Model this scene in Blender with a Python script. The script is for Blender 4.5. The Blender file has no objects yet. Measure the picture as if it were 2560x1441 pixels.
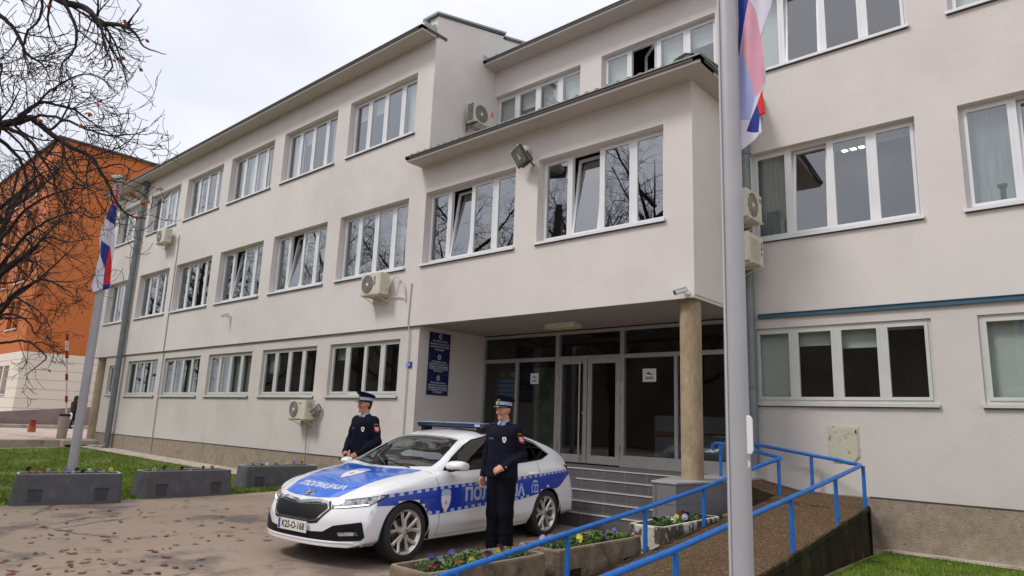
import bpy, bmesh, math, random
import numpy as np
from mathutils import Vector, Matrix
from mathutils.bvhtree import BVHTree
C = bpy.context.scene.collection
R = math.radians
rnd = random.Random(7)

# ---------------- camera ----------------
CX = (0.74813, 0.66243, 0.03864); CY = (-0.10231, 0.17269, -0.97965); CZ = (-0.65562, 0.72895, 0.19697)
HC = 1.45
FOC = 1710.14
cd = bpy.data.cameras.new('camera'); cam = bpy.data.objects.new('camera', cd); C.objects.link(cam)
cd.sensor_width = 36; cd.lens = FOC / 2560 * 36; cd.clip_start = 0.05; cd.clip_end = 2000
m = Matrix.Identity(4)
for i in range(3):
    m[i][0] = CX[i]; m[i][1] = -CY[i]; m[i][2] = -CZ[i]
m[2][3] = HC
cam.matrix_world = m
bpy.context.scene.camera = cam

# ---------------- sky, sun, exposure ----------------
W = bpy.data.worlds.new("World"); bpy.context.scene.world = W; W.use_nodes = True
nt = W.node_tree; nt.nodes.clear()
out = nt.nodes.new('ShaderNodeOutputWorld'); bg = nt.nodes.new('ShaderNodeBackground')
sky = nt.nodes.new('ShaderNodeTexSky'); sky.sky_type = 'NISHITA'; sky.sun_disc = False
SUN_EL, SUN_AZ = R(52), R(205)
sky.sun_elevation = SUN_EL; sky.sun_rotation = SUN_AZ
tc = nt.nodes.new('ShaderNodeTexCoord'); ns = nt.nodes.new('ShaderNodeTexNoise'); ns.inputs['Scale'].default_value = 1.6; ns.inputs['Detail'].default_value = 5; ns.inputs['Roughness'].default_value = .5
mp = nt.nodes.new('ShaderNodeMapping'); mp.inputs['Scale'].default_value = (1, 1, 2.2)
nt.links.new(tc.outputs['Generated'], mp.inputs[0]); nt.links.new(mp.outputs[0], ns.inputs['Vector'])
cr = nt.nodes.new('ShaderNodeValToRGB')
cr.color_ramp.elements[0].position = .38; cr.color_ramp.elements[0].color = (6.2, 6.4, 7.1, 1)
cr.color_ramp.elements[1].position = .6; cr.color_ramp.elements[1].color = (7.9, 7.95, 8.3, 1)
nt.links.new(ns.outputs['Fac'], cr.inputs[0])
mx = nt.nodes.new('ShaderNodeMix'); mx.data_type = 'RGBA'; mx.inputs[0].default_value = .93
nt.links.new(sky.outputs[0], mx.inputs[6]); nt.links.new(cr.outputs[0], mx.inputs[7])
nt.links.new(mx.outputs[2], bg.inputs[0]); bg.inputs[1].default_value = .112
nt.links.new(bg.outputs[0], out.inputs[0])
sl = bpy.data.lights.new('sun', 'SUN'); so = bpy.data.objects.new('sun', sl); C.objects.link(so)
sl.energy = 1.55; sl.angle = R(14); sl.color = (1, .965, .92)
sd = Vector((math.sin(SUN_AZ) * math.cos(SUN_EL), math.cos(SUN_AZ) * math.cos(SUN_EL), math.sin(SUN_EL)))
so.rotation_euler = sd.to_track_quat('Z', 'Y').to_euler()
sc = bpy.context.scene
sc.view_settings.view_transform = 'Standard'; sc.view_settings.look = 'None'; sc.view_settings.gamma = 1
sc.view_settings.exposure = 0.30

# ---------------- helpers ----------------
def mat(name, col, rough=.6, metal=0., var=0., vs=4., bump=0., bs=60., spec=.5, coat=0., dirt=None, ds=1.5, dr=(.5, .7), rvar=0., dirt2=None, ds2=6., dr2=(.55, .7), stretch=None, emit=None, trans=0.):
    M = bpy.data.materials.new(name); M.use_nodes = True; n = M.node_tree.nodes; l = M.node_tree.links
    b = n['Principled BSDF']; b.inputs['Roughness'].default_value = rough; b.inputs['Metallic'].default_value = metal
    b.inputs['Specular IOR Level'].default_value = spec; b.inputs['Coat Weight'].default_value = coat; b.inputs['Coat Roughness'].default_value = .04
    c = (*col, 1); b.inputs['Base Color'].default_value = c
    if emit: b.inputs['Emission Color'].default_value = (*col, 1); b.inputs['Emission Strength'].default_value = emit
    tcn = n.new('ShaderNodeTexCoord'); vec = tcn.outputs['Object']
    if stretch:
        mpn = n.new('ShaderNodeMapping'); mpn.inputs['Scale'].default_value = stretch; l.new(vec, mpn.inputs[0]); vec = mpn.outputs[0]
    def noise(s, det=4, r=.55):
        t = n.new('ShaderNodeTexNoise'); t.inputs['Scale'].default_value = s; t.inputs['Detail'].default_value = det; t.inputs['Roughness'].default_value = r
        l.new(vec, t.inputs['Vector']); return t.outputs['Fac']
    cur = None
    if var:
        f = noise(vs); mr = n.new('ShaderNodeMapRange'); mr.inputs[1].default_value = .3; mr.inputs[2].default_value = .7; mr.inputs[3].default_value = 1 - var; mr.inputs[4].default_value = 1 + var
        l.new(f, mr.inputs[0]); hs = n.new('ShaderNodeHueSaturation'); hs.inputs['Color'].default_value = c; l.new(mr.outputs[0], hs.inputs['Value']); cur = hs.outputs[0]
    for dd, s_, r_ in ((dirt, ds, dr), (dirt2, ds2, dr2)):
        if dd:
            f = noise(s_, 7, .65); rp = n.new('ShaderNodeMapRange'); rp.inputs[1].default_value = r_[0]; rp.inputs[2].default_value = r_[1]; l.new(f, rp.inputs[0])
            mm = n.new('ShaderNodeMix'); mm.data_type = 'RGBA'; l.new(rp.outputs[0], mm.inputs[0])
            if cur: l.new(cur, mm.inputs[6])
            else: mm.inputs[6].default_value = c
            mm.inputs[7].default_value = (*dd, 1); cur = mm.outputs[2]
            if rvar:
                rr = n.new('ShaderNodeMapRange'); rr.inputs[3].default_value = rough; rr.inputs[4].default_value = rough - rvar; l.new(rp.outputs[0], rr.inputs[0]); l.new(rr.outputs[0], b.inputs['Roughness'])
    if cur: l.new(cur, b.inputs['Base Color'])
    if bump:
        f = noise(bs, 6, .6); bn = n.new('ShaderNodeBump'); bn.inputs['Strength'].default_value = bump; bn.inputs['Distance'].default_value = .02; l.new(f, bn.inputs['Height']); l.new(bn.outputs[0], b.inputs['Normal'])
    return M

def glassmat(name, ior=1.9, tint=(.85, .9, .88), rough=0.):
    M = bpy.data.materials.new(name); M.use_nodes = True; n = M.node_tree.nodes; l = M.node_tree.links; n.clear()
    o = n.new('ShaderNodeOutputMaterial'); g = n.new('ShaderNodeBsdfGlossy'); g.inputs['Roughness'].default_value = rough; g.inputs[0].default_value = (.95, .97, 1, 1)
    t = n.new('ShaderNodeBsdfTransparent'); t.inputs[0].default_value = (*tint, 1); f = n.new('ShaderNodeFresnel'); gm = n.new('ShaderNodeNewGeometry'); mr = n.new('ShaderNodeMapRange'); mr.inputs[3].default_value = ior; mr.inputs[4].default_value = 1 / ior; l.new(gm.outputs['Backfacing'], mr.inputs[0]); l.new(mr.outputs[0], f.inputs[0])
    x = n.new('ShaderNodeMixShader'); l.new(f.outputs[0], x.inputs[0]); l.new(t.outputs[0], x.inputs[1]); l.new(g.outputs[0], x.inputs[2]); l.new(x.outputs[0], o.inputs[0])
    # slight waviness of float glass
    tcn = n.new('ShaderNodeTexCoord'); ns_ = n.new('ShaderNodeTexNoise'); ns_.inputs['Scale'].default_value = 1.3; l.new(tcn.outputs['Object'], ns_.inputs['Vector'])
    bn = n.new('ShaderNodeBump'); bn.inputs['Strength'].default_value = .05; bn.inputs['Distance'].default_value = .02; l.new(ns_.outputs['Fac'], bn.inputs['Height']); l.new(bn.outputs[0], g.inputs['Normal'])
    return M

def tag(o, label=None, cat=None, group=None, kind=None):
    if label: o['label'] = label
    if cat: o['category'] = cat
    if group: o['group'] = group
    if kind: o['kind'] = kind
    return o
def empty(name, loc=(0, 0, 0), rz=0.):
    o = bpy.data.objects.new(name, None); o.location = loc; o.rotation_euler = (0, 0, rz); o.empty_display_size = .2; C.objects.link(o); return o
def copy_tree(o, parent=None):
    c = o.copy(); C.objects.link(c); c.parent = parent
    for ch in list(o.children): copy_tree(ch, c)
    return c

class MB:
    def __init__(s): s.v = []; s.f = []; s.m = []
    def add(s, vs, fs, mi=0):
        b = len(s.v); s.v += [tuple(p) for p in vs]; s.f += [tuple(b + i for i in f) for f in fs]; s.m += [mi] * len(fs); return s
    def box(s, x0, x1, y0, y1, z0, z1, mi=0, M=None):
        vs = [Vector((x, y, z)) for z in (z0, z1) for y in (y0, y1) for x in (x0, x1)]
        if M is not None: vs = [M @ p for p in vs]
        return s.add(vs, [(0, 2, 3, 1), (4, 5, 7, 6), (0, 1, 5, 4), (2, 6, 7, 3), (0, 4, 6, 2), (1, 3, 7, 5)], mi)
    def quad(s, a, b, c, d, mi=0): return s.add([a, b, c, d], [(0, 1, 2, 3)], mi)
    def tube(s, pts, rad, n=10, mi=0, cap=True, flat=None):
        pts = [Vector(p) for p in pts]; k = len(pts)
        if not hasattr(rad, '__len__'): rad = [rad] * k
        vs = []; up = None
        for i, p in enumerate(pts):
            d = (pts[min(i + 1, k - 1)] - pts[max(i - 1, 0)])
            if d.length < 1e-9: d = Vector((0, 0, 1))
            d.normalize()
            if up is None:
                up = Vector((0, 0, 1)) if abs(d.z) < .9 else Vector((1, 0, 0))
                up = (up - d * up.dot(d)).normalized()
            else:
                up = (up - d * up.dot(d));
                up = up.normalized() if up.length > 1e-6 else d.orthogonal().normalized()
            w = d.cross(up)
            for j in range(n):
                a = 2 * math.pi * j / n; vs.append(p + (up * math.cos(a) + w * math.sin(a)) * rad[i])
        fs = []
        for i in range(k - 1):
            for j in range(n):
                fs.append((i * n + j, i * n + (j + 1) % n, (i + 1) * n + (j + 1) % n, (i + 1) * n + j))
        if cap: fs.append(tuple(range(n))[::-1]); fs.append(tuple((k - 1) * n + j for j in range(n)))
        return s.add(vs, fs, mi)
    def cyl(s, x, y, z0, z1, r, n=24, mi=0, r1=None): return s.tube([(x, y, z0), (x, y, z1)], [r, r if r1 is None else r1], n, mi)
    def prism(s, poly, axis, a, b, mi=0, M=None):
        k = len(poly)
        def P(u, v, t): return {'x': (t, u, v), 'y': (u, t, v), 'z': (u, v, t)}[axis]
        vs = [Vector(P(u, v, a)) for u, v in poly] + [Vector(P(u, v, b)) for u, v in poly]
        if M is not None: vs = [M @ p for p in vs]
        return s.add(vs, [tuple(range(k))[::-1], tuple(range(k, 2 * k))] + [(i, (i + 1) % k, k + (i + 1) % k, k + i) for i in range(k)], mi)
    def lathe(s, prof, n=32, mi=0, M=None):
        vs = []; k = len(prof)
        for r_, z in prof:
            for j in range(n):
                a = 2 * math.pi * j / n; p = Vector((r_ * math.cos(a), r_ * math.sin(a), z)); vs.append(M @ p if M is not None else p)
        fs = [(i * n + j, i * n + (j + 1) % n, (i + 1) * n + (j + 1) % n, (i + 1) * n + j) for i in range(k - 1) for j in range(n)]
        return s.add(vs, fs, mi)
    def build(s, name, mats, parent=None, smooth=False, bevel=0., loc=None, solid=0., fixn=True, sub=0, angle=35):
        me = bpy.data.meshes.new(name); me.from_pydata(s.v, [], s.f)
        if not isinstance(mats, (list, tuple)): mats = [mats]
        for mm in mats: me.materials.append(mm)
        me.polygons.foreach_set('material_index', s.m)
        if fixn:
            bm = bmesh.new(); bm.from_mesh(me); bmesh.ops.recalc_face_normals(bm, faces=bm.faces); bm.to_mesh(me); bm.free()
        if smooth:
            me.polygons.foreach_set('use_smooth', [True] * len(me.polygons))
            try: me.set_sharp_from_angle(angle=R(angle))
            except Exception: pass
        o = bpy.data.objects.new(name, me); C.objects.link(o)
        if parent: o.parent = parent
        if loc: o.location = loc
        if solid: q = o.modifiers.new('t', 'SOLIDIFY'); q.thickness = solid; q.offset = 0
        if bevel: q = o.modifiers.new('b', 'BEVEL'); q.width = bevel; q.segments = 2; q.limit_method = 'ANGLE'; q.angle_limit = R(40)
        if sub: q = o.modifiers.new('s', 'SUBSURF'); q.levels = sub; q.render_levels = sub
        me.update(); return o

def text2d(body, size=1., bold=0., align='CENTER', sx=1., shear=0., spacing=1., res=3):
    cu = bpy.data.curves.new('txt', 'FONT'); cu.body = body; cu.size = size; cu.align_x = align; cu.align_y = 'CENTER'; cu.offset = bold; cu.fill_mode = 'FRONT' if hasattr(cu, 'fill_mode') else None; cu.resolution_u = res; cu.shear = shear; cu.space_character = spacing; cu.dimensions = '2D'
    o = bpy.data.objects.new('txt', cu); C.objects.link(o); bpy.context.view_layer.update()
    me = bpy.data.meshes.new_from_object(o.evaluated_get(bpy.context.evaluated_depsgraph_get()))
    vs = [(p.co.x * sx, p.co.y) for p in me.vertices]; fs = [tuple(f.vertices) for f in me.polygons]
    bpy.data.objects.remove(o); bpy.data.meshes.remove(me); bpy.data.curves.remove(cu); return vs, fs
def put_text(mb, t2, origin, ux, uy, mi=0):
    o = Vector(origin); ux = Vector(ux); uy = Vector(uy); vs, fs = t2
    mb.add([o + ux * a + uy * b for a, b in vs], fs, mi)
def flat_poly(mb, pts2, origin, ux, uy, mi=0, thick=None):
    o = Vector(origin); ux = Vector(ux); uy = Vector(uy); mb.add([o + ux * a + uy * b for a, b in pts2], [tuple(range(len(pts2)))], mi)
def ell(rx, ry, n=24, cx=0, cy=0): return [(cx + rx * math.cos(2 * math.pi * i / n), cy + ry * math.sin(2 * math.pi * i / n)) for i in range(n)]

def pix(u, v, depth):      # a point on the sight line of a photo pixel at a given distance along the view axis
    a = (u - 1280) / FOC * depth; b = (v - 720.5) / FOC * depth
    return Vector((CX[0] * a + CY[0] * b + CZ[0] * depth, CX[1] * a + CY[1] * b + CZ[1] * depth, HC + CX[2] * a + CY[2] * b + CZ[2] * depth))
def sstep(a, b, x): t = min(1, max(0, (x - a) / (b - a))); return t
def gz(x, y):
    z = -.05 + .05 * sstep(6.3, 9., y)
    if x < -13: z += .14 * sstep(-14, -28, x) if False else .14 * min(1, (-x - 13) / 15) * sstep(0, 9, y)
    if x > -3.4: z = z - .06 * sstep(-3.4, -2.8, x) * 1.0 if z > -.2 else z
    return max(z, -.11)

# ---------------- materials ----------------
M_stucco = mat('stucco', (.70, .65, .622), .9, var=.03, vs=.7, bump=.32, bs=110, dirt=(.60, .55, .52), ds=.6, dr=(.48, .8), dirt2=(.66, .615, .585), ds2=2.2, dr2=(.55, .8))
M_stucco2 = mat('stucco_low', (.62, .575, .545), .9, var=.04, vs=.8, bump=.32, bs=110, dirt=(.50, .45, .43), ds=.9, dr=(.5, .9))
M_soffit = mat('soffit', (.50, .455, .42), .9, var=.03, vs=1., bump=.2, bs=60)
M_plinth = mat('plinth', (.33, .27, .20), .95, var=.18, vs=9., bump=.8, bs=60, dirt=(.20, .165, .13), ds=2.2, dr=(.5, .75), dirt2=(.09, .075, .06), ds2=28, dr2=(.62, .68))
M_flash = mat('dark_metal', (.085, .075, .07), .5, .3, var=.1)
M_green = mat('greygreen_metal', (.19, .215, .22), .55, .3, var=.12, vs=6)
M_sheet = mat('roof_sheet', (.30, .34, .33), .5, .4, var=.1, vs=3)
M_frame = mat('window_frame', (.74, .74, .76), .35, var=.03)
M_frameg = mat('window_frame_grey', (.56, .56, .54), .5, var=.05)
M_alu = mat('aluminium', (.46, .45, .43), .42, .55, var=.06, vs=5)
M_glass = glassmat('window_glass', 3.4); M_glassb = glassmat('window_glass_right', 2.6); M_glass0 = glassmat('window_glass_low', 2.2)
M_colm = mat('column_concrete', (.37, .285, .185), .9, var=.16, vs=14, bump=.5, bs=60, dirt=(.25, .18, .105), ds=4, dr=(.46, .7), dirt2=(.42, .35, .26), ds2=26, dr2=(.6, .7), stretch=(1, 1, .5))
M_glassd = glassmat('door_glass', 1.7, (.7, .78, .74))
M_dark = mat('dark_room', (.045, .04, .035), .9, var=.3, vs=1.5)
M_blind = mat('blind', (.55, .57, .56), .8, var=.05, vs=3, stretch=(1, 1, 12))
M_curtain = mat('curtain', (.22, .25, .235), .9, var=.25, vs=6, stretch=(4, 1, .3))
M_conc = mat('concrete', (.40, .315, .21), .9, var=.2, vs=5, bump=.6, bs=30, dirt=(.22, .18, .13), ds=2.5, dr=(.5, .72))
M_conc2 = mat('concrete_pale', (.42, .37, .31), .92, var=.14, vs=4, bump=.4, bs=40, dirt=(.2, .165, .13), ds=1.7, dr=(.52, .7))
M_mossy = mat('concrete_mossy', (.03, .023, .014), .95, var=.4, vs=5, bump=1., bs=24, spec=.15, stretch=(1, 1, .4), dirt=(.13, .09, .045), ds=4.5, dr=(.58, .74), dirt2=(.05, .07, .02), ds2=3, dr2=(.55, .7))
M_aggr = mat('ramp_aggregate', (.115, .07, .037), .95, var=.55, vs=40, bump=1., bs=60, dirt=(.34, .24, .15), ds=34, dr=(.56, .66), spec=.2, dirt2=(.07, .05, .03), ds2=1.6, dr2=(.5, .75))
M_tile = mat('step_tile', (.095, .085, .09), .55, var=.14, vs=2.5, bump=.1, dirt=(.11, .10, .10), ds=5, dr=(.5, .75))
M_nose = mat('step_edge', (.50, .45, .44), .6, var=.08)
M_asph = mat('paving', (.345, .262, .198), .85, var=.10, vs=60, bump=.5, bs=120, dirt=(.17, .135, .115), ds=.42, dr=(.55, .61), rvar=.35, dirt2=(.23, .165, .125), ds2=3.4, dr2=(.56, .66))
def add_cracks(M, scale, width, dark):
    n = M.node_tree.nodes; l = M.node_tree.links; b = n['Principled BSDF']; src = b.inputs['Base Color'].links[0].from_socket
    tcn = n.new('ShaderNodeTexCoord'); nz = n.new('ShaderNodeTexNoise'); nz.inputs['Scale'].default_value = 1.4; nz.inputs['Detail'].default_value = 6; l.new(tcn.outputs['Object'], nz.inputs['Vector'])
    vm = n.new('ShaderNodeMix'); vm.data_type = 'VECTOR'; vm.inputs[0].default_value = .35; l.new(tcn.outputs['Object'], vm.inputs[4]); l.new(nz.outputs['Color'], vm.inputs[5])
    vo = n.new('ShaderNodeTexVoronoi'); vo.feature = 'DISTANCE_TO_EDGE'; vo.inputs['Scale'].default_value = scale; l.new(vm.outputs[1], vo.inputs['Vector'])
    n2 = n.new('ShaderNodeTexNoise'); n2.inputs['Scale'].default_value = .5; l.new(tcn.outputs['Object'], n2.inputs['Vector'])
    mr = n.new('ShaderNodeMapRange'); mr.inputs[1].default_value = 0; mr.inputs[2].default_value = width; mr.inputs[3].default_value = 1; mr.inputs[4].default_value = 0; l.new(vo.outputs['Distance'], mr.inputs[0])
    m2 = n.new('ShaderNodeMapRange'); m2.inputs[1].default_value = .46; m2.inputs[2].default_value = .58; l.new(n2.outputs['Fac'], m2.inputs[0])
    mu = n.new('ShaderNodeMath'); mu.operation = 'MULTIPLY'; l.new(mr.outputs[0], mu.inputs[0]); l.new(m2.outputs[0], mu.inputs[1])
    mm = n.new('ShaderNodeMix'); mm.data_type = 'RGBA'; l.new(mu.outputs[0], mm.inputs[0]); l.new(src, mm.inputs[6]); mm.inputs[7].default_value = (*dark, 1); l.new(mm.outputs[2], b.inputs['Base Color'])
add_cracks(M_asph, .45, .012, (.07, .055, .045))
M_strip = mat('pavement_concrete', (.46, .40, .34), .9, var=.1, vs=4, bump=.3, dirt=(.27, .22, .18), ds=1.8, dr=(.5, .66))
M_lawn = mat('lawn_ground', (.10, .145, .012), .95, var=.4, vs=9, bump=1., bs=45, dirt=(.05, .095, .01), ds=1.4, dr=(.45, .7), dirt2=(.19, .13, .05), ds2=1.6, dr2=(.5, .66))
M_blade = mat('grass_blade', (.15, .245, .02), .8, var=.45, vs=3)
M_blue = mat('blue_paint', (.010, .145, .52), .38, var=.12, vs=14, bump=.25, bs=60, dirt=(.03, .045, .09), ds=26, dr=(.60, .64))
M_grey = mat('pot_grey_paint', (.10, .10, .11), .8, var=.14, vs=5, bump=.35, bs=35, dirt=(.19, .17, .15), ds=6, dr=(.58, .72))
M_greyd = mat('pot_grey_shade', (.06, .062, .068), .8, var=.1)
M_soil = mat('soil', (.045, .03, .02), 1., var=.4, vs=30, bump=1., bs=40)
M_leafg = mat('pansy_leaf', (.06, .135, .02), .6, var=.5, vs=25)
M_pole = mat('pole_paint', (.40, .40, .43), .45, .1, var=.05, vs=4)
M_white = mat('white_plastic', (.78, .78, .78), .4, var=.03)
M_cream = mat('cream_metal', (.62, .59, .48), .5, var=.07, vs=6, dirt=(.45, .4, .3), ds=7, dr=(.58, .75))
M_black = mat('black_plastic', (.012, .012, .014), .45)
M_rub = mat('black_rubber', (.02, .02, .02), .75)
M_bark = mat('bark', (.055, .04, .032), .95, var=.35, vs=20, bump=1., bs=40)
M_ora = mat('orange_render', (.52, .155, .042), .9, var=.05, vs=.25, bump=.3, bs=25, dirt=(.5, .115, .015), ds=.25, dr=(.5, .75))
M_beige = mat('beige_panel', (.74, .68, .58), .85, var=.04, vs=.4)
# ================= GROUND =================
def grid_sheet(name, x0, x1, y0, y1, st, mt, dz=0., kind='structure', inside=None, parent=None, zf=None):
    nx = max(1, round((x1 - x0) / st)); ny = max(1, round((y1 - y0) / st)); mb = MB()
    for j in range(ny + 1):
        for i in range(nx + 1):
            x = x0 + (x1 - x0) * i / nx; y = y0 + (y1 - y0) * j / ny; mb.v.append((x, y, (zf or gz)(x, y) + dz))
    for j in range(ny):
        for i in range(nx):
            xc = x0 + (x1 - x0) * (i + .5) / nx; yc = y0 + (y1 - y0) * (j + .5) / ny
            if inside and not inside(xc, yc): continue
            a = j * (nx + 1) + i; mb.f.append((a, a + 1, a + nx + 2, a + nx + 1)); mb.m.append(0)
    o = mb.build(name, mt, parent, smooth=True, fixn=False)
    if kind: o['kind'] = kind
    return o
g = MB()
far = 400
xs = [-far, -150, -80] + [-60 + i for i in range(0, 81)] + [60, far]; ys = [-far, -120, -60, -30] + [-20 + .5 * i for i in range(0, 101)] + [60, 120, far]
for y in ys:
    for x in xs: g.v.append((x, y, gz(x, y)))
n = len(xs)
for j in range(len(ys) - 1):
    for i in range(n - 1): a = j * n + i; g.f.append((a, a + 1, a + n + 1, a + n)); g.m.append(0)
o = g.build('paved_ground', M_asph, smooth=True, fixn=False); o['kind'] = 'structure'
grid_sheet('lawn', -27.9, -13.15, -9, 8.35, .5, M_lawn, .008)
grid_sheet('lawn_right', -2.62, 6, 5.0, 10.75, .4, M_lawn, .012)
M_blade2 = mat('grass_blade_yellow', (.17, .19, .03), .8, var=.3, vs=3)
def blades(name, region, cnt, h, seed, w=.006):
    r_ = random.Random(seed); mb = MB()
    for _ in range(cnt):
        x, y = region(r_)
        if math.sin(x * 1.7 + 2 * math.sin(y * .9)) * math.sin(y * 2.1 + x * .6) > .45 and r_.random() < .75: continue
        z = gz(x, y); a = r_.uniform(0, 6.28); hh = h * r_.uniform(.5, 1.3); lx = r_.uniform(-.5, .5) * hh; ly = r_.uniform(-.5, .5) * hh
        b = len(mb.v); dx = math.cos(a) * w; dy = math.sin(a) * w
        mb.v += [(x - dx, y - dy, z), (x + dx, y + dy, z), (x + lx, y + ly, z + hh)]; mb.f.append((b, b + 1, b + 2)); mb.m.append(1 if r_.random() < .22 else 0)
    o = mb.build(name, [M_blade, M_blade2], fixn=False); tag(o, kind='stuff', label='short green grass', cat='grass')
    return o
o = blades('grass', lambda r_: (-13.0 - 14.5 * r_.random() ** 1.6, r_.uniform(2.4, 8.4)), 60000, .055, 3, .011); o['label'] = 'green lawn of short grass behind the grey planters'
o = blades('grass', lambda r_: (-2.62 + 5.5 * r_.random() ** 2.2, r_.uniform(6.2, 10.72)), 65000, .06, 5); o['label'] = 'bright grass growing beside the ramp below the right wall'
# concrete strips along the building foot
grid_sheet('pavement_strip', -28.6, -10.8, 8.4, 9.12, .5, M_strip, .02)
grid_sheet('pavement_strip_right', -2.7, 6, 10.72, 11.1, .4, M_strip, .03)
# raised far pavement with kerb
FZ = .36
g = MB(); g.box(-70, -28.1, 8.0, 30, -.2, FZ - .02); g.box(-70, -28.6, 3, 8.0, -.2, FZ - .06)
o = g.build('far_pavement', mat('pink_paving', (.50, .40, .34), .9, var=.1, vs=1, dirt=(.36, .27, .22), ds=.8, dr=(.5, .65)), bevel=.02); o['kind'] = 'structure'
g = MB(); g.box(-28.6, -28.45, 1, 8.2, -.1, FZ - .03); g.box(-28.45, -28.1, 8.05, 9.0, -.1, .2)
o = g.build('kerb', M_conc2, bevel=.02); o['kind'] = 'structure'

# ================= MAIN BUILDING =================
YA, YB, XC, XS = 9.09, 11.06, -10.74, -4.58   # front plane, recessed plane, corner of the wing, side of the entrance bay
PB = empty('office_building', (-12, 10, 0)); tag(PB, 'long pale pinkish three storey office building with a projecting entrance bay', 'building')
def P(o):   # keep world coordinates when parented to the building
    o.matrix_parent_inverse = Matrix.Translation((12, -10, 0)); return o
def wall_y(mb, y, x0, x1, z0, z1, holes, depth=.16, mi=0, mr=0, face=-1):
    xs = sorted({x0, x1, *[h[0] for h in holes], *[h[1] for h in holes]}); zs = sorted({z0, z1, *[h[2] for h in holes], *[h[3] for h in holes]})
    xs = [x for x in xs if x0 <= x <= x1]; zs = [z for z in zs if z0 <= z <= z1]
    for i in range(len(xs) - 1):
        for j in range(len(zs) - 1):
            xc = (xs[i] + xs[i + 1]) / 2; zc = (zs[j] + zs[j + 1]) / 2
            if any(h[0] < xc < h[1] and h[2] < zc < h[3] for h in holes): continue
            mb.quad((xs[i], y, zs[j]), (xs[i + 1], y, zs[j]), (xs[i + 1], y, zs[j + 1]), (xs[i], y, zs[j + 1]), mi)
    for h in holes:
        a, b, c, d = h; Y = y + depth
        mb.quad((a, y, c), (a, y, d), (a, Y, d), (a, Y, c), mr); mb.quad((b, y, c), (b, Y, c), (b, Y, d), (b, y, d), mr)
        mb.quad((a, y, d), (b, y, d), (b, Y, d), (a, Y, d), mr); mb.quad((a, y, c), (a, Y, c), (b, Y, c), (b, y, c), mr)
PX = 3.115; X0R = 1.155
def wx(k): r = X0R - PX * k; return r - 2.565, r     # opening k (k=0 at far right)
Z2, Z1, Z0 = (7.80, 9.25), (4.68, 6.25), (1.965, 3.15)
wins = []   # (x0,x1,z0,z1,plane y, floor, k)
for k in range(4, 10): wins.append((*wx(k), *Z2, YA, 2, k))
for k in range(2, 10): wins.append((*wx(k), *Z1, YA, 1, k))
for k in range(4, 9): wins.append((*wx(k), *Z0, YA + .035, 0, k))
wins.append((-28.15, -27.45, 2.0, 3.05, YA + .035, 0, 9))
for k in (0, 1, 2, 3): wins.append((*wx(k), 7.76, 9.25, YB, 2, k))
for k in (-1, 0, 1): wins.append((wx(k)[0] + (.02 if k == 1 else 0), wx(k)[1], 4.68, 6.25, YB, 1, k)); wins.append((*wx(k), 1.97, 3.17, YB, 0, k)) if k > -1 else None
wins = [w for w in wins if w]
def H_(plane, fl): return [w[:4] for w in wins if w[4] == plane and w[5] == fl]
wl = MB()
wall_y(wl, YA, -29.95, XC, 3.39, 9.93, H_(YA, 2) + [h for h in H_(YA, 1) if h[1] < XC], .22)
wall_y(wl, YA, XC, XS, 3.39, 6.88, [h for h in H_(YA, 1) if h[1] > XC], .22)
# wing side wall (faces right, above the entrance roof) with raked top
zt = lambda y: 10.44 + .262 * (y - YA)
wl.add([(XC, YA, 6.8), (XC, 11.25, 6.8), (XC, 11.25, zt(11.25) - .02), (XC, YA, zt(YA))], [(0, 1, 2, 3)])
wl.add([(XC, 11.25, 6.8), (XC, 16, 6.8), (XC, 16, zt(16) - .1), (XC, 11.25, zt(11.25) - .1)], [(0, 1, 2, 3)])
wl.add([(XC - .25, YA, 9.9), (XC, YA, 9.9), (XC, YA, zt(YA)), (XC - .25, YA, zt(YA))], [(0, 1, 2, 3)])
wl.add([(XC - .25, YA, 9.9), (XC - .25, YA, zt(YA)), (XC - .25, 16, zt(16)), (XC - .25, 16, 9.9)], [(0, 1, 2, 3)])
# bay side, faces right
wl.quad((XS, YA, 3.42), (XS, YB, 3.42), (XS, YB, 6.88), (XS, YA, 6.88))
# recessed wall
wall_y(wl, YB, XC, 7.5, 6.5, 9.93, H_(YB, 2), .19)
wall_y(wl, YB, XS - .3, 7.5, 3.39, 6.5, H_(YB, 1), .19)
# left end and back
wl.quad((-29.95, YA, 3.39), (-29.95, YA, 9.93), (-29.95, 21, 9.93), (-29.95, 21, 3.39)); wl.quad((7.5, YB, -.2), (7.5, 21, -.2), (7.5, 21, 9.93), (7.5, YB, 9.93)); wl.quad((-29.95, 21, -.2), (-29.95, 21, 9.93), (7.5, 21, 9.93), (7.5, 21, -.2))
P(wl.build('wall', M_stucco, PB, fixn=False))
lw = MB()
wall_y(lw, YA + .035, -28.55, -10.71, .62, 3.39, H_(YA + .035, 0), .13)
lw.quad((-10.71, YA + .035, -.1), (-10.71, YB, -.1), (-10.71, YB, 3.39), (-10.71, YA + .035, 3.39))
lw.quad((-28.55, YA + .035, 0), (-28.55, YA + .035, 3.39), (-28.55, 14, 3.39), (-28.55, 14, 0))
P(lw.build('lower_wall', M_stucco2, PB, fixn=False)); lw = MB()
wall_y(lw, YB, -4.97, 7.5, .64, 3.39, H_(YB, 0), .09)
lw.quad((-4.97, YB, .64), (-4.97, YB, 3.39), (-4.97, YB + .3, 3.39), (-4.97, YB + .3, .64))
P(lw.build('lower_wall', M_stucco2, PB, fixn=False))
pl = MB(); pl.box(-28.56, -10.72, YA + .03, YA + .4, -.3, .62); pl.box(-4.4, 7.5, YB - .004, YB + .3, -.4, .64); pl.box(-10.72, -10.66, YA + .05, 9.9, -.3, .05)
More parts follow.
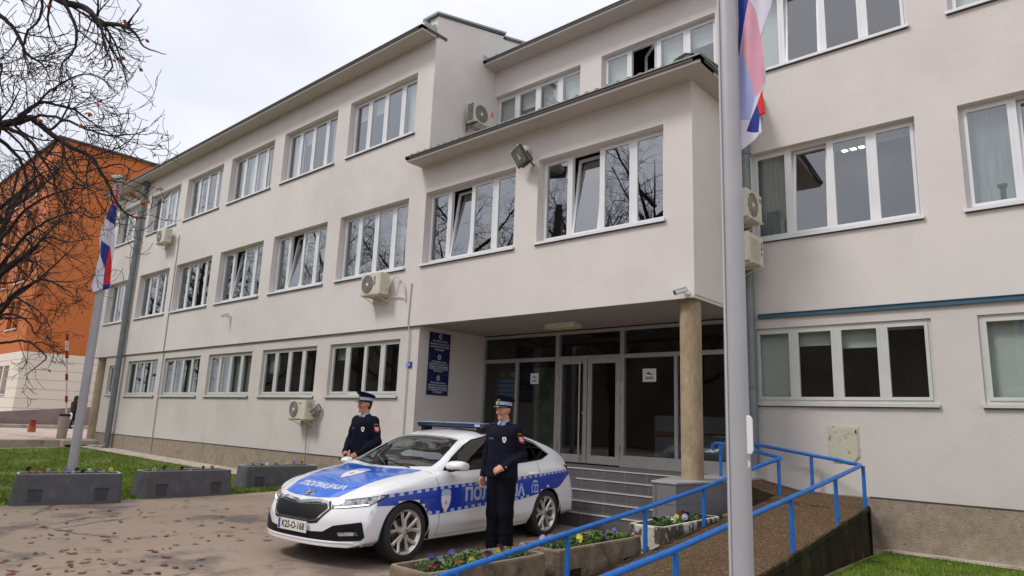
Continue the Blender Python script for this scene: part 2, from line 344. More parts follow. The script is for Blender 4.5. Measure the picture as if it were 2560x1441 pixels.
P(pl.build('plinth', M_plinth, PB))
jt = MB(); jt.box(-28.56, -10.71, YA + .02, YA + .04, .615, .632); jt.box(-2.9, 7.5, YB - .012, YB, .636, .652)
P(jt.build('plinth_joint', M_flash, PB))
# soffits, slabs
sf = MB()
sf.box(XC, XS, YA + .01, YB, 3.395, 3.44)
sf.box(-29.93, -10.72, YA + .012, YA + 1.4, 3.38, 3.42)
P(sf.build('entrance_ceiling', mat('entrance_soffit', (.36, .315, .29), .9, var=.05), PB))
tr = MB(); tr.box(-29.93, XS, YA - .006, YA + .02, 3.372, 3.392); P(tr.build('slab_edge_trim', M_flash, PB))
tr = MB(); tr.box(XS - .012, XS + .012, YA, YB - .02, 3.385, 3.425); tr.box(-29.96, -29.93, YA, YA + .5, 3.38, 3.40); P(tr.build('edge_profile', M_cream, PB))
# eaves : soffit boxes + dark fascia + metal edge
def eave(name, x0, x1, yo, yw, z, h, endL=True, endR=True, mt=M_soffit):
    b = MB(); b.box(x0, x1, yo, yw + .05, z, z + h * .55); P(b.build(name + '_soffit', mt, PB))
    b = MB(); b.box(x0 - .02, x1 + .02, yo - .025, yo + .12, z + h * .5, z + h); b.box(x1 - .1, x1 + .02, yo - .025, yw + .3, z + h * .5, z + h); b.box(x0 - .02, x0 + .1, yo - .025, yw + .3, z + h * .5, z + h)
    P(b.build(name + '_fascia', M_flash, PB))
    b = MB(); b.box(x0 - .035, x1 + .035, yo - .045, yo + .02, z + h, z + h + .014); b.box(x1 - .02, x1 + .035, yo + .02, yw + .3, z + h, z + h + .014); P(b.build(name + '_edge', M_sheet, PB))
eave('eave', -30.3, XC - .0, 8.66, YA, 9.9, .095)
eave('recess_eave', XC, 8, 10.62, YB, 9.9, .095)
eave('bay_eave', XC - .2, XS + .35, 8.66, YA, 6.85, .095)
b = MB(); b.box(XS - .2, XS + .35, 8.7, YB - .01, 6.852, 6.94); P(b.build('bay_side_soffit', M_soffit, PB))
# roofs
rf = MB()
rf.quad((-30.3, 8.64, 10.01), (XC - .2, 8.64, 10.01), (XC - .2, 15, 11.2), (-30.3, 15, 11.2)); rf.quad((-30.3, 15, 11.2), (XC - .2, 15, 11.2), (XC - .2, 21.3, 10), (-30.3, 21.3, 10))
P(rf.build('roof', M_sheet, PB, solid=.03))
rf = MB(); rf.quad((XC + .01, 10.6, 10.01), (8, 10.6, 10.01), (8, 16, 11.0), (XC + .01, 16, 11.0)); rf.quad((XC, 16, 11.0), (8, 16, 11.0), (8, 21.3, 10), (XC, 21.3, 10))
P(rf.build('recess_roof', M_sheet, PB, solid=.03))
# corrugated bay roof
rf = MB(); xa, xb = XC - .22, XS + .37; N = 33; vs = []; fs = []
nn = N * 8
for i in range(nn + 1):
    x = xa + (xb - xa) * i / nn; w = .022 * math.cos(2 * math.pi * i / 8)
    vs += [(x, 8.63, 6.965 + w), (x, YB - .01, 7.2 + w)]
fs = [(2 * i, 2 * i + 2, 2 * i + 3, 2 * i + 1) for i in range(nn)]
rf.add(vs, fs); P(rf.build('bay_roof', mat('corrugated_roof', (.22, .235, .23), .7, var=.25, vs=3), PB, solid=.012, smooth=True))
# copings on wing end
cp = MB(); 
def cop(y0, y1, dz):
    a = zt(y0) + dz; b_ = zt(y1) + dz
    for (zz, mi, ov) in ((0, 0, .03), (.045, 1, .05)):
        cp.add([(XC - .45, y0, a + zz), (XC + ov, y0, a + zz), (XC + ov, y1, b_ + zz), (XC - .45, y1, b_ + zz), (XC - .45, y0, a + zz + .045), (XC + ov, y0, a + zz + .045), (XC + ov, y1, b_ + zz + .045), (XC - .45, y1, b_ + zz + .045)], [(0, 3, 2, 1), (4, 5, 6, 7), (0, 1, 5, 4), (1, 2, 6, 5), (2, 3, 7, 6), (3, 0, 4, 7)], mi)
cop(YA - .06, 11.3, 0); cop(11.3, 16, -.1)
P(cp.build('coping', [M_flash, M_sheet], PB))
fl = MB(); fl.box(XC - .02, XC + .012, 8.72, 9.06, 10.0, 10.13); fl.box(XC - .30, XC - .0, 9.0, 9.06, 10.03, 10.2); fl.box(XC, XC + .012, 10.6, 10.8, 10.02, 10.17); fl.box(XC, XC + .012, 11.0, 11.3, 10.16, 10.4); fl.box(XC - .1, XC + .3, YA + .0, YA + .02, 6.98, 7.08)
P(fl.build('flashing', M_sheet, PB))
# blue band above the right ground floor windows
b = MB(); b.box(-4.42, 7.5, YB - .045, YB + .01, 3.33, 3.395); b.box(-4.42, 7.5, YB - .06, YB + .01, 3.395, 3.405); P(b.build('blue_flashing', mat('petrol_metal', (.035, .10, .15), .5, var=.1), PB))
# interior shell
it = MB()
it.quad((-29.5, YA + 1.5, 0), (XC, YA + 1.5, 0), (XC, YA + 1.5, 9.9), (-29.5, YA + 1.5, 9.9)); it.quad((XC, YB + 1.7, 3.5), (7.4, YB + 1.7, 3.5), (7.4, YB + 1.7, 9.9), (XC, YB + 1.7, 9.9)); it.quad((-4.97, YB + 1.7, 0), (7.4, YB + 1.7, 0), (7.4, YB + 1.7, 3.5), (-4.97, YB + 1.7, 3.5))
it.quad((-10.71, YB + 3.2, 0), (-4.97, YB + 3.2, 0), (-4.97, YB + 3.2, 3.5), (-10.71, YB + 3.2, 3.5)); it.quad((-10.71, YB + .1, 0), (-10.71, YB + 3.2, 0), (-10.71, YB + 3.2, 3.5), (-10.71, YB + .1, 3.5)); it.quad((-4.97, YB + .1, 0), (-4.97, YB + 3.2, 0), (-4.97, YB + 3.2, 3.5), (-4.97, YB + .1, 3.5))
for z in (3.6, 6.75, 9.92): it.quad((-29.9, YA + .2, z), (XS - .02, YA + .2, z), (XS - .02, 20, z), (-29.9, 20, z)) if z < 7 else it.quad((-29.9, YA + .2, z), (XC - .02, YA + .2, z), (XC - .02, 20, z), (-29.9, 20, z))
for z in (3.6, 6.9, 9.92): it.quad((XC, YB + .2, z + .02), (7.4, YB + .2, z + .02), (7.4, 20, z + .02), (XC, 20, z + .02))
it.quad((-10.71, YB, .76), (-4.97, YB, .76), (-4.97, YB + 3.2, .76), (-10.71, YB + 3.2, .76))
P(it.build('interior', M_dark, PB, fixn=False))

# ---- windows ----
def window(x0, x1, z0, z1, y, fl, k):
    small = x1 - x0 < 1
    dp = .13 if fl == 0 and y < 10 else (.09 if fl == 0 else (.22 if y == YA else .19))
    yf = y + dp - .055; fm = M_frameg if (fl == 0) else M_frame
    W = MB(); T = .048; t2 = .045
    W.box(x0, x1, yf, yf + .07, z1 - T, z1); W.box(x0, x1, yf, yf + .07, z0, z0 + T); W.box(x0, x0 + T, yf, yf + .07, z0 + T, z1 - T); W.box(x1 - T, x1, yf, yf + .07, z0 + T, z1 - T)
    n_ = 1 if small else 4; cw = (x1 - x0) / n_
    tilt = {(1, 7): 1, (1, 5): 1, (1, 6): 1, (1, 3): 1, (1, 2): 1, (2, 2): 1, (1, 1): 1, (1, 0): 1, (0, 4): 1, (2, 1): 1}
    tk = tilt.get((fl, k)) if (fl, k) not in ((1, 7),) else None
    gl = MB(); sashes = []
    for i in range(n_):
        a = x0 + cw * i; b_ = a + cw
        if i: W.box(a - .03, a + .03, yf - .012, yf + .06, z0 + T, z1 - T)
        a1 = a + (.03 if i else T); b1 = b_ - (.03 if i < n_ - 1 else T)
        s = MB() if (tk == i) else W
        ss = .0 if fl == 2 and y < 10 else 0
        za, zb = z0 + T, z1 - T
        yo = yf - .016
        s.box(a1, b1, yo, yo + .05, za, za + t2); s.box(a1, b1, yo, yo + .05, zb - t2, zb); s.box(a1, a1 + t2, yo, yo + .05, za + t2, zb - t2); s.box(b1 - t2, b1, yo, yo + .05, za + t2, zb - t2)
        q = [(a1 + t2, yo + .022, za + t2), (b1 - t2, yo + .022, za + t2), (b1 - t2, yo + .022, zb - t2), (a1 + t2, yo + .022, zb - t2)]
        if tk == i:
            s.quad(*q, 1); sashes.append((s, a1, b1, za, zb, yo))
        else: gl.quad(*q)
    fo = P(W.build('window', fm, PB))
    def S(o): o.matrix_parent_inverse = Matrix.Identity(4); return o
    S(gl.build('pane', M_glass0 if fl == 0 else (M_glass if y < 10 else M_glassb), fo, fixn=False))
    for s, a1, b1, za, zb, yo in sashes:
        # tilted inwards: top edge leans into the room (side-hung when on the recessed top floor)
        if fl == 2 and k == 2: Mx = Matrix.Translation((b1, yo + .05, 0)) @ Matrix.Rotation(R(-38), 4, 'Z') @ Matrix.Translation((-b1, -yo - .05, 0))
        elif fl == 0: Mx = Matrix.Translation((a1, yo + .05, 0)) @ Matrix.Rotation(R(8), 4, 'Z') @ Matrix.Translation((-a1, -yo - .05, 0))
        else: Mx = Matrix.Translation((0, yo + .05, za)) @ Matrix.Rotation(R(-7.5 if fl == 1 and y < 10 else -4), 4, 'X') @ Matrix.Translation((0, -yo - .05, -za))
        s.v = [tuple(Mx @ Vector(p)) for p in s.v]
        S(s.build('open_sash', [fm, M_glass0 if fl == 0 else (M_glass if y < 10 else M_glassb)], fo))
    sb = MB(); sb.box(x0 - .03, x1 + .035, y - .045, y + dp - .05, z0 - .028, z0 - .003 + 0); sb.box(x0 - .03, x1 + .035, y - .05, y - .035, z0 - .05, z0 - .004)
    sb.box(x0 - .02, x1 + .02, y - .03, y - .0, z0 - .062, z0 - .05, 1)
    S(sb.build('window_sill', [fm, M_flash], fo))
    # blinds and curtains
    r_ = random.Random(int(k * 7 + fl * 31 + y)); bl = MB(); mi = 0
    for i in range(n_):
        a = x0 + cw * i + .05; b_ = x0 + cw * (i + 1) - .05; yy = yf + .13
        if tk == i: continue
        if fl == 2: h = r_.choice([.3, .6, 1, 1]) if y > 10 else r_.choice([0, .3, 1])
        elif fl == 1: h = r_.choice([0, 0, .2, 1]) if y < 10 else [1, .3, .7, .3][i]
        else: h = [0, .25, .3, .1][i] if y > 10 else r_.choice([0, 1, 1, .9])
        if y > 10 and fl > 0 and k in (0, 1) and i > 1: h = .12
        if fl == 1 and y < 10 and k in (2, 3): h = 0
        if fl == 0 and y < 10 and k == 4: h = 0 if i else .3
        if fl == 0 and k == 5: h = 0 if i else .5
        if fl == 0 and y > 10 and i == 0: h = 1
        if h > 0: bl.quad((a, yy, z1 - h * (z1 - z0)), (b_, yy, z1 - h * (z1 - z0)), (b_, yy, z1), (a, yy, z1))
    if bl.v: S(bl.build('curtain' if (fl == 0 and y < 10) else 'blind', M_curtain if (fl == 0 and (y < 10)) else (M_curtain if fl == 1 else M_blind), fo, fixn=False))
for w in wins: window(*w)
# lit ceiling grids seen through the right hand windows
M_lamp = mat('lamp_tube', (1, 1, .86), emit=7.)
for x, y, z in ((-1.2, YB + .9, 9.55), (-.5, YB + 1.25, 9.55), (-2.6, YB + .8, 6.5), (-3.1, YB + 1.2, 6.5)):
    lm = MB(); lm.box(x - .3, x + .3, y - .3, y + .3, z, z + .06, 1)
    for i in range(4):
        for j in range(6): lm.box(x - .26 + i * .14, x - .18 + i * .14, y - .27 + j * .09, y - .22 + j * .09, z - .008, z - .002, 0)
    P(lm.build('ceiling_lamp', [M_lamp, M_white], PB))

# ---- entrance glazing ----
ent = MB(); y = YB - .02; F = lambda a, b, c, d, t=.08, mi=0: ent.box(a, b, y, y + t, c, d, mi)
F(-10.71, -10.66, .78, 3.37); F(-5.04, -4.97, .6, 3.37, .1); F(-10.66, -5.04, 3.31, 3.37)
F(-8.66, -8.57, .78, 3.31, .1); F(-7.11, -7.02, .78, 3.31, .1)
F(-10.66, -8.66, 2.78, 2.86); F(-8.57, -7.11, 2.80, 2.86); F(-7.02, -5.04, 2.78, 2.86)
F(-9.74, -9.68, .9, 2.78); F(-5.98, -5.92, .98, 2.78)
F(-10.66, -8.66, .78, .86); F(-7.02, -5.04, .78, .99)
fo = P(ent.build('entrance_frame', M_alu, PB, bevel=.004))
gl = MB()
for a, b_, c, d in ((-10.66, -8.66, 2.86, 3.31), (-8.57, -7.11, 2.86, 3.31), (-7.02, -5.04, 2.86, 3.31), (-10.66, -9.74, .86, 2.78), (-9.68, -8.66, .86, 2.78), (-7.02, -5.98, .99, 2.78), (-5.92, -5.04, .99, 2.78)):
    gl.quad((a, y + .04, c), (b_, y + .04, c), (b_, y + .04, d), (a, y + .04, d))
o = gl.build('pane', M_glassd, fo, fixn=False)
def door(a, b_, hand):
    d = MB(); yy = y - .01; z0, z1 = .80, 2.80; t = .09
    d.box(a, b_, yy, yy + .05, z0, z0 + .15); d.box(a, b_, yy, yy + .05, z1 - .1, z1); d.box(a, a + t, yy, yy + .05, z0 + .15, z1 - .1); d.box(b_ - t, b_, yy, yy + .05, z0 + .15, z1 - .1)
    do = P(d.build('door', M_alu, PB, bevel=.004))
    g_ = MB(); g_.quad((a + t, yy + .025, z0 + .15), (b_ - t, yy + .025, z0 + .15), (b_ - t, yy + .025, z1 - .1), (a + t, yy + .025, z1 - .1)); g_.build('pane', M_glassd, do, fixn=False)
    hx = b_ - .14 if hand > 0 else a + .1
    h = MB(); h.tube([(hx, yy - .05, z0 + .08), (hx, yy - .05, z1 - .03)], .016) if hand > 0 else h.box(hx - .06, hx - .02, yy - .02, yy, 1.7, 1.8)
    if hand > 0: h.box(hx + .05, hx + .11, yy - .03, yy, 1.72, 1.77); h.box(hx - .02, hx + .02, yy - .05, yy, z0 + .06, z0 + .1); h.box(hx - .02, hx + .02, yy - .05, yy, z1 - .1, z1 - .06)
    h.build('door_handle', M_alu, do)
    hg = MB(); ex = a if hand > 0 else b_
    for zz in (1.05, 1.95, 2.35): hg.tube([(ex, yy - .02, zz), (ex, yy - .02, zz + .12)], .02)
    hg.build('hinge', M_alu, do)
door(-8.57, -7.86, 1); door(-7.84, -7.11, -1)
# sheets behind the glass
M_paper = mat('paper', (.8, .8, .82), .8)
M_ink = mat('ink', (.05, .06, .08), .8)
def paper(x, z, w, h, lab):
    p_ = MB(); p_.quad((x, y - .004 + .03, z), (x + w, y - .004 + .03, z), (x + w, y - .004 + .03, z + h), (x, y - .004 + .03, z + h))
    flat_poly(p_, [(.25 * w, .62 * h), (.45 * w, .75 * h), (.6 * w, .62 * h), (.8 * w, .58 * h), (.75 * w, .52 * h), (.5 * w, .55 * h)], (x, y + .024, z), (1, 0, 0), (0, 0, 1), 1)
    for i in range(2): flat_poly(p_, [(.2 * w, (.32 - .12 * i) * h), (.8 * w, (.32 - .12 * i) * h), (.8 * w, (.38 - .12 * i) * h), (.2 * w, (.38 - .12 * i) * h)], (x, y + .024, z), (1, 0, 0), (0, 0, 1), 1)
    tag(p_.build('paper_notice', [M_paper, M_ink], fixn=False), lab, 'notice', 'white paper notices taped to the entrance glass')
paper(-9.33, 2.32, .22, .22, 'white paper notice on the glass left of the entrance doors'); paper(-6.63, 2.33, .28, .24, 'white paper notice on the glass between the doors and the column')
# notice board inside the left pane
nb = MB(); nb.box(-10.55, -9.9, YB + .25, YB + .29, 1.2, 2.62, 0)
for i in range(4): nb.box(-10.42, -9.95, YB + .235, YB + .25, 2.08 + i * .1, 2.14 + i * .1, 1)
for i in range(6): nb.box(-10.5 + i * .1, -10.44 + i * .1, YB + .235, YB + .25, 1.5, 1.88, 2 + i % 2)
nb.box(-10.4, -10.3, YB + .235, YB + .25, 2.5, 2.6, 2); nb.box(-10.1, -9.98, YB + .235, YB + .25, 2.5, 2.6, 3)
tag(nb.build('notice_board', [mat('board_dark', (.04, .035, .04), .7), mat('board_blue', (.06, .17, .35), .6), mat('board_red', (.3, .05, .03), .6), mat('board_olive', (.2, .17, .05), .6)]), 'dark notice board with blue lines behind the leftmost entrance pane', 'notice board')
ct = MB()
for i in range(9): ct.tube([(-9.55 + i * .09, YB + .5, .8), (-9.55 + i * .09, YB + .5, 2.7)], .05, 8)
tag(ct.build('hall_curtain', mat('hall_drape', (.11, .125, .09), .9, var=.3), smooth=True), 'dark green drape hanging inside beside the entrance doors', 'curtain')
ct = MB(); ct.box(-6.9, -5.1, YB + .9, YB + 1.3, .76, 1.75); ct.box(-6.9, -5.1, YB + .88, YB + .9, 1.35, 1.45, 1)  # block coloured like the faint pale and red band reflected in the glass
tag(ct.build('reflection_block', [mat('reflection_pale', (.16, .16, .17), .5), mat('reflection_red', (.16, .03, .025), .5)], bevel=.02), 'pale block with a red stripe in the hall, painted as a street reflection', 'painted reflection')
# steps, landing and tiled pier
st = MB(); NZ = (.775, .63, .485, .345, .205); NY = (9.95, 9.65, 9.35, 9.05, 8.75)
for i, (z, yy) in enumerate(zip(NZ, NY)):
    yb_ = YB if i == 0 else NY[i - 1]
    st.box(-10.66, -5.2, yy, yb_ + (.001 if i else 0), -.2, z, 0)
st2 = MB()
for i, (z, yy) in enumerate(zip(NZ, NY)):
    xl = -7.05 if i == 1 else -10.6
    st2.box(xl, -5.2, yy - .012, yy + .028, z - .012, z + .004)
so_ = P(st.build('entrance_steps', M_tile, PB)); st2.build('step_edge', M_nose, so_)
jn = MB()
for i, (z, yy) in enumerate(zip(NZ, NY)):
    for q in range(13):
        x = -10.5 + q * .42 + (.2 if i % 2 else 0)
        if x < -5.25: jn.box(x, x + .006, yy - .003, yy, z - .14, z - .015)
jn.build('tile_joint', mat('grout', (.24, .23, .22), .9), so_)
pr = MB(); T_ = [(-4.95, 8.52), (-4.6, 8.52), (-4.45, 9.4), (-4.45, YB), (-5.25, YB), (-5.25, 9.62)]
pr.prism(T_, 'z', -.2, .765); pp = P(pr.build('tiled_pier', mat('pier_tile', (.17, .165, .18), .5, var=.12, vs=3), PB))
pr = MB(); pr.prism([(a + (-.015 if a < -4.8 else .015), b_ - (.015 if b_ < 9 else 0)) for a, b_ in T_], 'z', .765, .79); pr.build('pier_top', mat('pier_cap', (.36, .34, .34), .45, var=.1), pp, bevel=.003)
jn = MB()
for z in (.2, .48): jn.box(-4.6 + .0, -4.599 + .004, 8.55, 8.56, z, z + .005)
for z in (.22, .5): jn.add([(-4.597, 8.53, z), (-4.447, 9.4, z), (-4.447, 9.4, z + .006), (-4.597, 8.53, z + .006)], [(0, 1, 2, 3)]); jn.box(-4.93, -4.62, 8.515, 8.519, z, z + .006)
jn.box(-4.9, -4.894, 8.514, 8.519, 0, .765)
jn.build('tile_joint', mat('grout_dark', (.09, .09, .09), .9), pp)
# round concrete columns
c_ = MB(); c_.cyl(-4.78, 9.35, .785, 3.4, .158, 40); P(c_.build('column', M_colm, PB, smooth=True))
c_ = MB(); c_.cyl(-29.5, 9.42, .25, 3.39, .27, 32); P(c_.build('corner_column', M_conc, PB, smooth=True))
b = MB(); b.box(-29.8, -28.4, 9.0, 9.9, -.1, .3); b.box(-28.4, -27.3, 8.75, 9.1, -.1, .2); P(b.build('column_base', M_conc2, PB, bevel=.02))
b = MB(); b.box(-29.6, -28.56, 12, 12.2, 0, 3.39); P(b.build('porch_back', M_dark, PB))
# ceiling light under the bay
lf = MB(); lf.box(-8.25, -7.55, 10.15, 10.42, 3.30, 3.395); lf.box(-8.19, -7.61, 10.19, 10.38, 3.285, 3.302, 1)
o = lf.build('ceiling_light', [M_cream, mat('prismatic_cover', (.5, .45, .33), .4)], bevel=.01); tag(o, 'yellowed rectangular ceiling light under the entrance bay', 'light')
# downpipes
def pipe(x, y0, zt_, zb, r, nm, shoe=True):
    d = MB(); pts = [(x, y0, zt_), (x, y0, zb + .25)]
    d.tube(pts, r, 14)
    if shoe: d.tube([(x, y0, zb + .28), (x, y0 - .02, zb + .15), (x - .03, y0 - .16, zb + .06)], r * 1.06, 14)
    z = zt_ - .6
    while z > zb + .4: d.tube([(x, y0, z), (x, y0, z + .03)], r * 1.16, 14); z -= 2.0
    return P(d.build(nm, M_green, PB, smooth=True))
pipe(-26.79, YA - .13, 9.9, .05, .1, 'downpipe'); pipe(-4.52, YB - .14, 6.8, .7, .085, 'downpipe', False); pipe(-4.66, YB - .13, 10.0, 6.9, .05, 'downpipe', False)
hb = MB(); hb.box(-26.87, -26.7, YA - .22, YA, 9.72, 9.9); P(hb.build('rain_head', M_green, PB))
# surface conduits
def conduit(pts, r, nm='conduit', mt=M_white): d = MB(); d.tube(pts, r, 8); return P(d.build(nm, mt, PB, smooth=True))
M_cond = mat('conduit_grey', (.48, .47, .46), .6)
conduit([(-23.3, YA - .02, 7.3), (-23.3, YA - .02, 3.42), (-23.32, YA + .01, 3.36), (-23.32, YA + .01, .0)], .017, mt=M_cond)
conduit([(-11.0, YA - .02, 4.3), (-11.03, YA - .02, 3.45), (-10.98, YA + .0, 3.3), (-10.98, YA + .01, 1.0), (-10.98, YA + .01, .1)], .014, mt=M_cond)
# rusty meter cabinet
bx = MB(); bx.prism([(-3.42, 1.63), (-2.99, 1.63), (-2.99, 1.2), (-3.07, 1.1), (-3.36, 1.1), (-3.42, 1.2)], 'y', YB - .012, YB + .01, 1); bx.prism([(-3.40, 1.61), (-3.01, 1.61), (-3.01, 1.205), (-3.08, 1.12), (-3.35, 1.12), (-3.40, 1.205)], 'y', YB - .024, YB - .012, 1); bx.box(-3.035, -3.02, YB - .034, YB - .02, 1.53, 1.58, 2)
tag(bx.build('meter_cabinet', [M_flash, mat('rusty_cream', (.50, .49, .39), .6, var=.06, dirt=(.42, .14, .03), ds=11, dr=(.56, .64)), M_black]), 'rust spotted cream metal cabinet cover on the right wall', 'cabinet')

# ---- boards with lettering ----
M_navy = mat('navy_board', (.008, .012, .075), .45); M_let = mat('white_lettering', (.62, .64, .72), .6); M_gold = mat('emblem_gold', (.25, .2, .1), .6)
PL = [['Република Српска', 'Министарство унутрашњих послова', 'ПОЛИЦИЈСКА УПРАВА', 'ПРИЈЕДОР'], ['Република Српска', 'Министарство унутрашњих послова', 'Полицијска управа Приједор', 'ПОЛИЦИЈСКА СТАНИЦА', 'ПРИЈЕДОР 1'], ['Република Српска', 'Министарство унутрашњих послова', 'Полицијска управа Приједор', 'ПС ЗА БЕЗБЈЕДНОСТ САОБРАЋАЈА', 'ПРИЈЕДОР']]
zt0, ph = 3.30, .433
for i, ls in enumerate(PL):
    b = MB(); z1 = zt0 - ph * i; z0 = z1 - ph + .004; xx = -10.70
    b.box(xx - .005, xx + .012, 9.40, 9.99, z0, z1, 0)
    xf = xx + .0135
    flat_poly(b, ell(.042, .055), (xf, 9.695, z1 - .075), (0, 1, 0), (0, 0, 1), 1); flat_poly(b, ell(.024, .036), (xf + .001, 9.695, z1 - .075), (0, 1, 0), (0, 0, 1), 0); flat_poly(b, [(-.012, -.02), (.012, -.02), (.015, .01), (0, .026), (-.015, .01)], (xf + .002, 9.695, z1 - .075), (0, 1, 0), (0, 0, 1), 2)
    zz = z1 - .165; stp = (ph - .19) / len(ls)
    for j, t in enumerate(ls):
        sz = .046 if j != 1 else .044
        tx = text2d(t, sz, .0009); w = max(a for a, _ in tx[0]) - min(a for a, _ in tx[0]); s_ = min(1, .53 / w)
        put_text(b, ([(a * s_, c) for a, c in tx[0]], tx[1]), (xf, 9.695, zz - .01), (0, 1, 0), (0, 0, 1), 1); zz -= stp
    tag(b.build('name_board', [M_navy, M_let, M_gold], fixn=False), ['top navy name board with an oval emblem on the entrance side wall', 'middle navy name board with an oval emblem on the entrance side wall', 'lowest navy name board with an oval emblem on the entrance side wall'][i], 'sign board', 'navy boards beside the entrance')
b = MB(); b.box(-11.03, -10.87, YA + .015, YA + .033, 2.53, 2.65, 0); put_text(b, text2d('4', .11, .002), (-10.95, YA + .013, 2.59), (1, 0, 0), (0, 0, 1), 1)
tag(b.build('house_number', [mat('number_blue', (.01, .04, .3), .4), M_let], fixn=False), 'small blue house number plate showing 4 beside the entrance', 'number plate')

# ================= WALL THINGS =================
def ac_unit(x, y, z, rz, lab, w=.8, h=.54, d=.28, style='fan', bracket=M_cream, mark=None, label_side=1):
    t = empty('air_conditioner', (x, y, z), rz); t.scale = (.84, .84, .84); tag(t, lab, 'air conditioner', 'outdoor air conditioner units on the walls')
    b = MB(); b.box(-w / 2, w / 2, -d, 0, 0, h); b.box(-w / 2 + .02, w / 2 - .02, -d - .004, -d, .02, h - .02)
    if style == 'louvre':
        for i in range(14): b.box(-w / 2 + .1, w / 2 - .2, -d - .014, -d - .004, .06 + i * .03, .075 + i * .03)
    b.build('casing', M_cream, t, bevel=.012)
    if style == 'fan':
        cx = -w / 2 + h / 2; f = MB(); rr = h * .43
        f.tube([(cx, -d - .006, h / 2), (cx, -d + .0, h / 2)], rr, 32)
        f.build('fan_opening', mat('fan_dark', (.10, .095, .085), .7), t)
        f = MB()
        for q in (1, .78, .56, .36): f.tube([(cx + rr * q * math.cos(a * .2618), -d - .012, h / 2 + rr * q * math.sin(a * .2618)) for a in range(25)], .004, 4)
        for a in range(12): f.tube([(cx, -d - .012, h / 2), (cx + rr * math.cos(a * .5236), -d - .012, h / 2 + rr * math.sin(a * .5236))], .003, 4)
        f.build('fan_guard', M_cream, t); f = MB(); f.tube([(cx, -d - .02, h / 2), (cx, -d - .005, h / 2)], .04, 16); f.build('hub', M_white, t)
    b = MB()
    for sx in (-w / 2 + .1, w / 2 - .1):
        b.box(sx - .015, sx + .015, -d - .06, .09, -.035, -.003); b.box(sx - .015, sx + .015, .07, .1, -.035, .3); b.tube([(sx, -d, -.02), (sx, .08, -.16)], .01, 6); b.box(sx - .015, sx + .015, .07, .1, -.2, -.03)
    b.build('bracket', bracket, t)
    return t
M_red = mat('red_mark', (.6, .03, .02), .5)
a = ac_unit(-12.0, YA - .1, 4.10, 0, 'cream air conditioner under the window right of the open sash, feeding a wall pipe', w=.8, h=.56)
b = MB(); b.tube([(.4, -.1, .12), (.5, -.08, .2), (.62, 0, .46), (.72, .06, .45), (.86, .09, .3), (.96, .08, .12), (.98, .08, .0), (1.0, .08, -.2)], .02, 8); b.tube([(.3, .05, -.05), (.7, .08, -.06), (.95, .08, -.1), (1.0, .08, -.2)], .014, 8); b.build('pipe', M_cream, a, smooth=True)
b = MB()
put_text(b, text2d('VOX', .11, .004), (.18, -.286, .35), (0, 0, 1), (-1, 0, 0)); b.build('lettering', M_black, a, fixn=False)
a = ac_unit(-14.5, YA - .06, 1.41, 0, 'white air conditioner at the foot of the ground floor window', w=.84, h=.52)
b = MB(); b.tube([(.42, -.1, .2), (.55, -.1, .3), (.62, .0, .42), (.66, .06, .3), (.6, .06, .12), (.45, .0, .1)], .03, 8); b.tube([(.42, -.05, .1), (.6, -.02, .2), (.7, .04, .3)], .02, 8); b.tube([(.1, .03, -.03), (.1, .05, -1.35)], .012, 8); b.build('pipe', mat('taped_pipe', (.25, .235, .22), .8, var=.3, vs=12), a, smooth=True)
b = MB(); b.box(.421, .423, -.2, -.08, .3, .45); b.build('rating_label', mat('yellow_label', (.5, .38, .16), .6), a)
b = MB(); b.box(.1, .2, -.287, -.285, .41, .44); b.build('badge', M_flash, a)
a = ac_unit(-24.05, YA - .1, 7.08, 0, 'cream air conditioner below the second top floor window from the left', w=.84, h=.56)
b = MB(); b.tube([(.42, -.1, .2), (.6, .0, .3), (.72, .07, .2), (.74, .08, .0)], .02, 8); b.build('pipe', M_cream, a, smooth=True)
a = ac_unit(XC + .14, 10.35, 8.16, math.pi / 2, 'cream air conditioner with a red mark high on the wing side wall', w=.8, h=.56, bracket=M_flash)
b = MB(); flat_poly(b, [(0, .09), (.075, -.05), (-.075, -.05)], (.29, -.287, .42), (1, 0, 0), (0, 0, 1)); flat_poly(b, [(0, .03), (.03, -.025), (-.03, -.025)], (.29, -.288, .42), (1, 0, 0), (0, 0, 1), 1); flat_poly(b, [(-.06, -.075), (.06, -.075), (.06, -.09), (-.06, -.09)], (.29, -.287, .42), (1, 0, 0), (0, 0, 1)); b.build('red_mark', [M_red, M_cream], a, fixn=False)
b = MB()
for i in range(9): b.box(-.403, -.4, -.25, -.03, .04 + i * .055, .075 + i * .055)
b.build('side_fins', mat('fin_blue', (.03, .06, .08), .5), a)
a = ac_unit(XS + .14, 10.48, 4.86, math.pi / 2, 'upper of two cream air conditioners on the bay side wall', w=.72, h=.56)
b = MB(); b.box(.22, .33, -.287, -.285, .46, .48); b.box(.22, .33, -.287, -.285, .42, .44); b.build('badge', M_black, a)
a = ac_unit(XS + .14, 10.48, 4.14, math.pi / 2, 'lower louvred air conditioner on the bay side wall', w=.72, h=.56, style='louvre')
b = MB(); b.box(.25, .3, -.287, -.285, .4, .45); b.box(.25, .3, -.287, -.285, .3, .37); b.build('badge', M_black, a)
b = MB(); flat_poly(b, ell(.035, .035), (.27, -.287, .22), (1, 0, 0), (0, 0, 1)); b.build('red_mark', M_red, a, fixn=False)

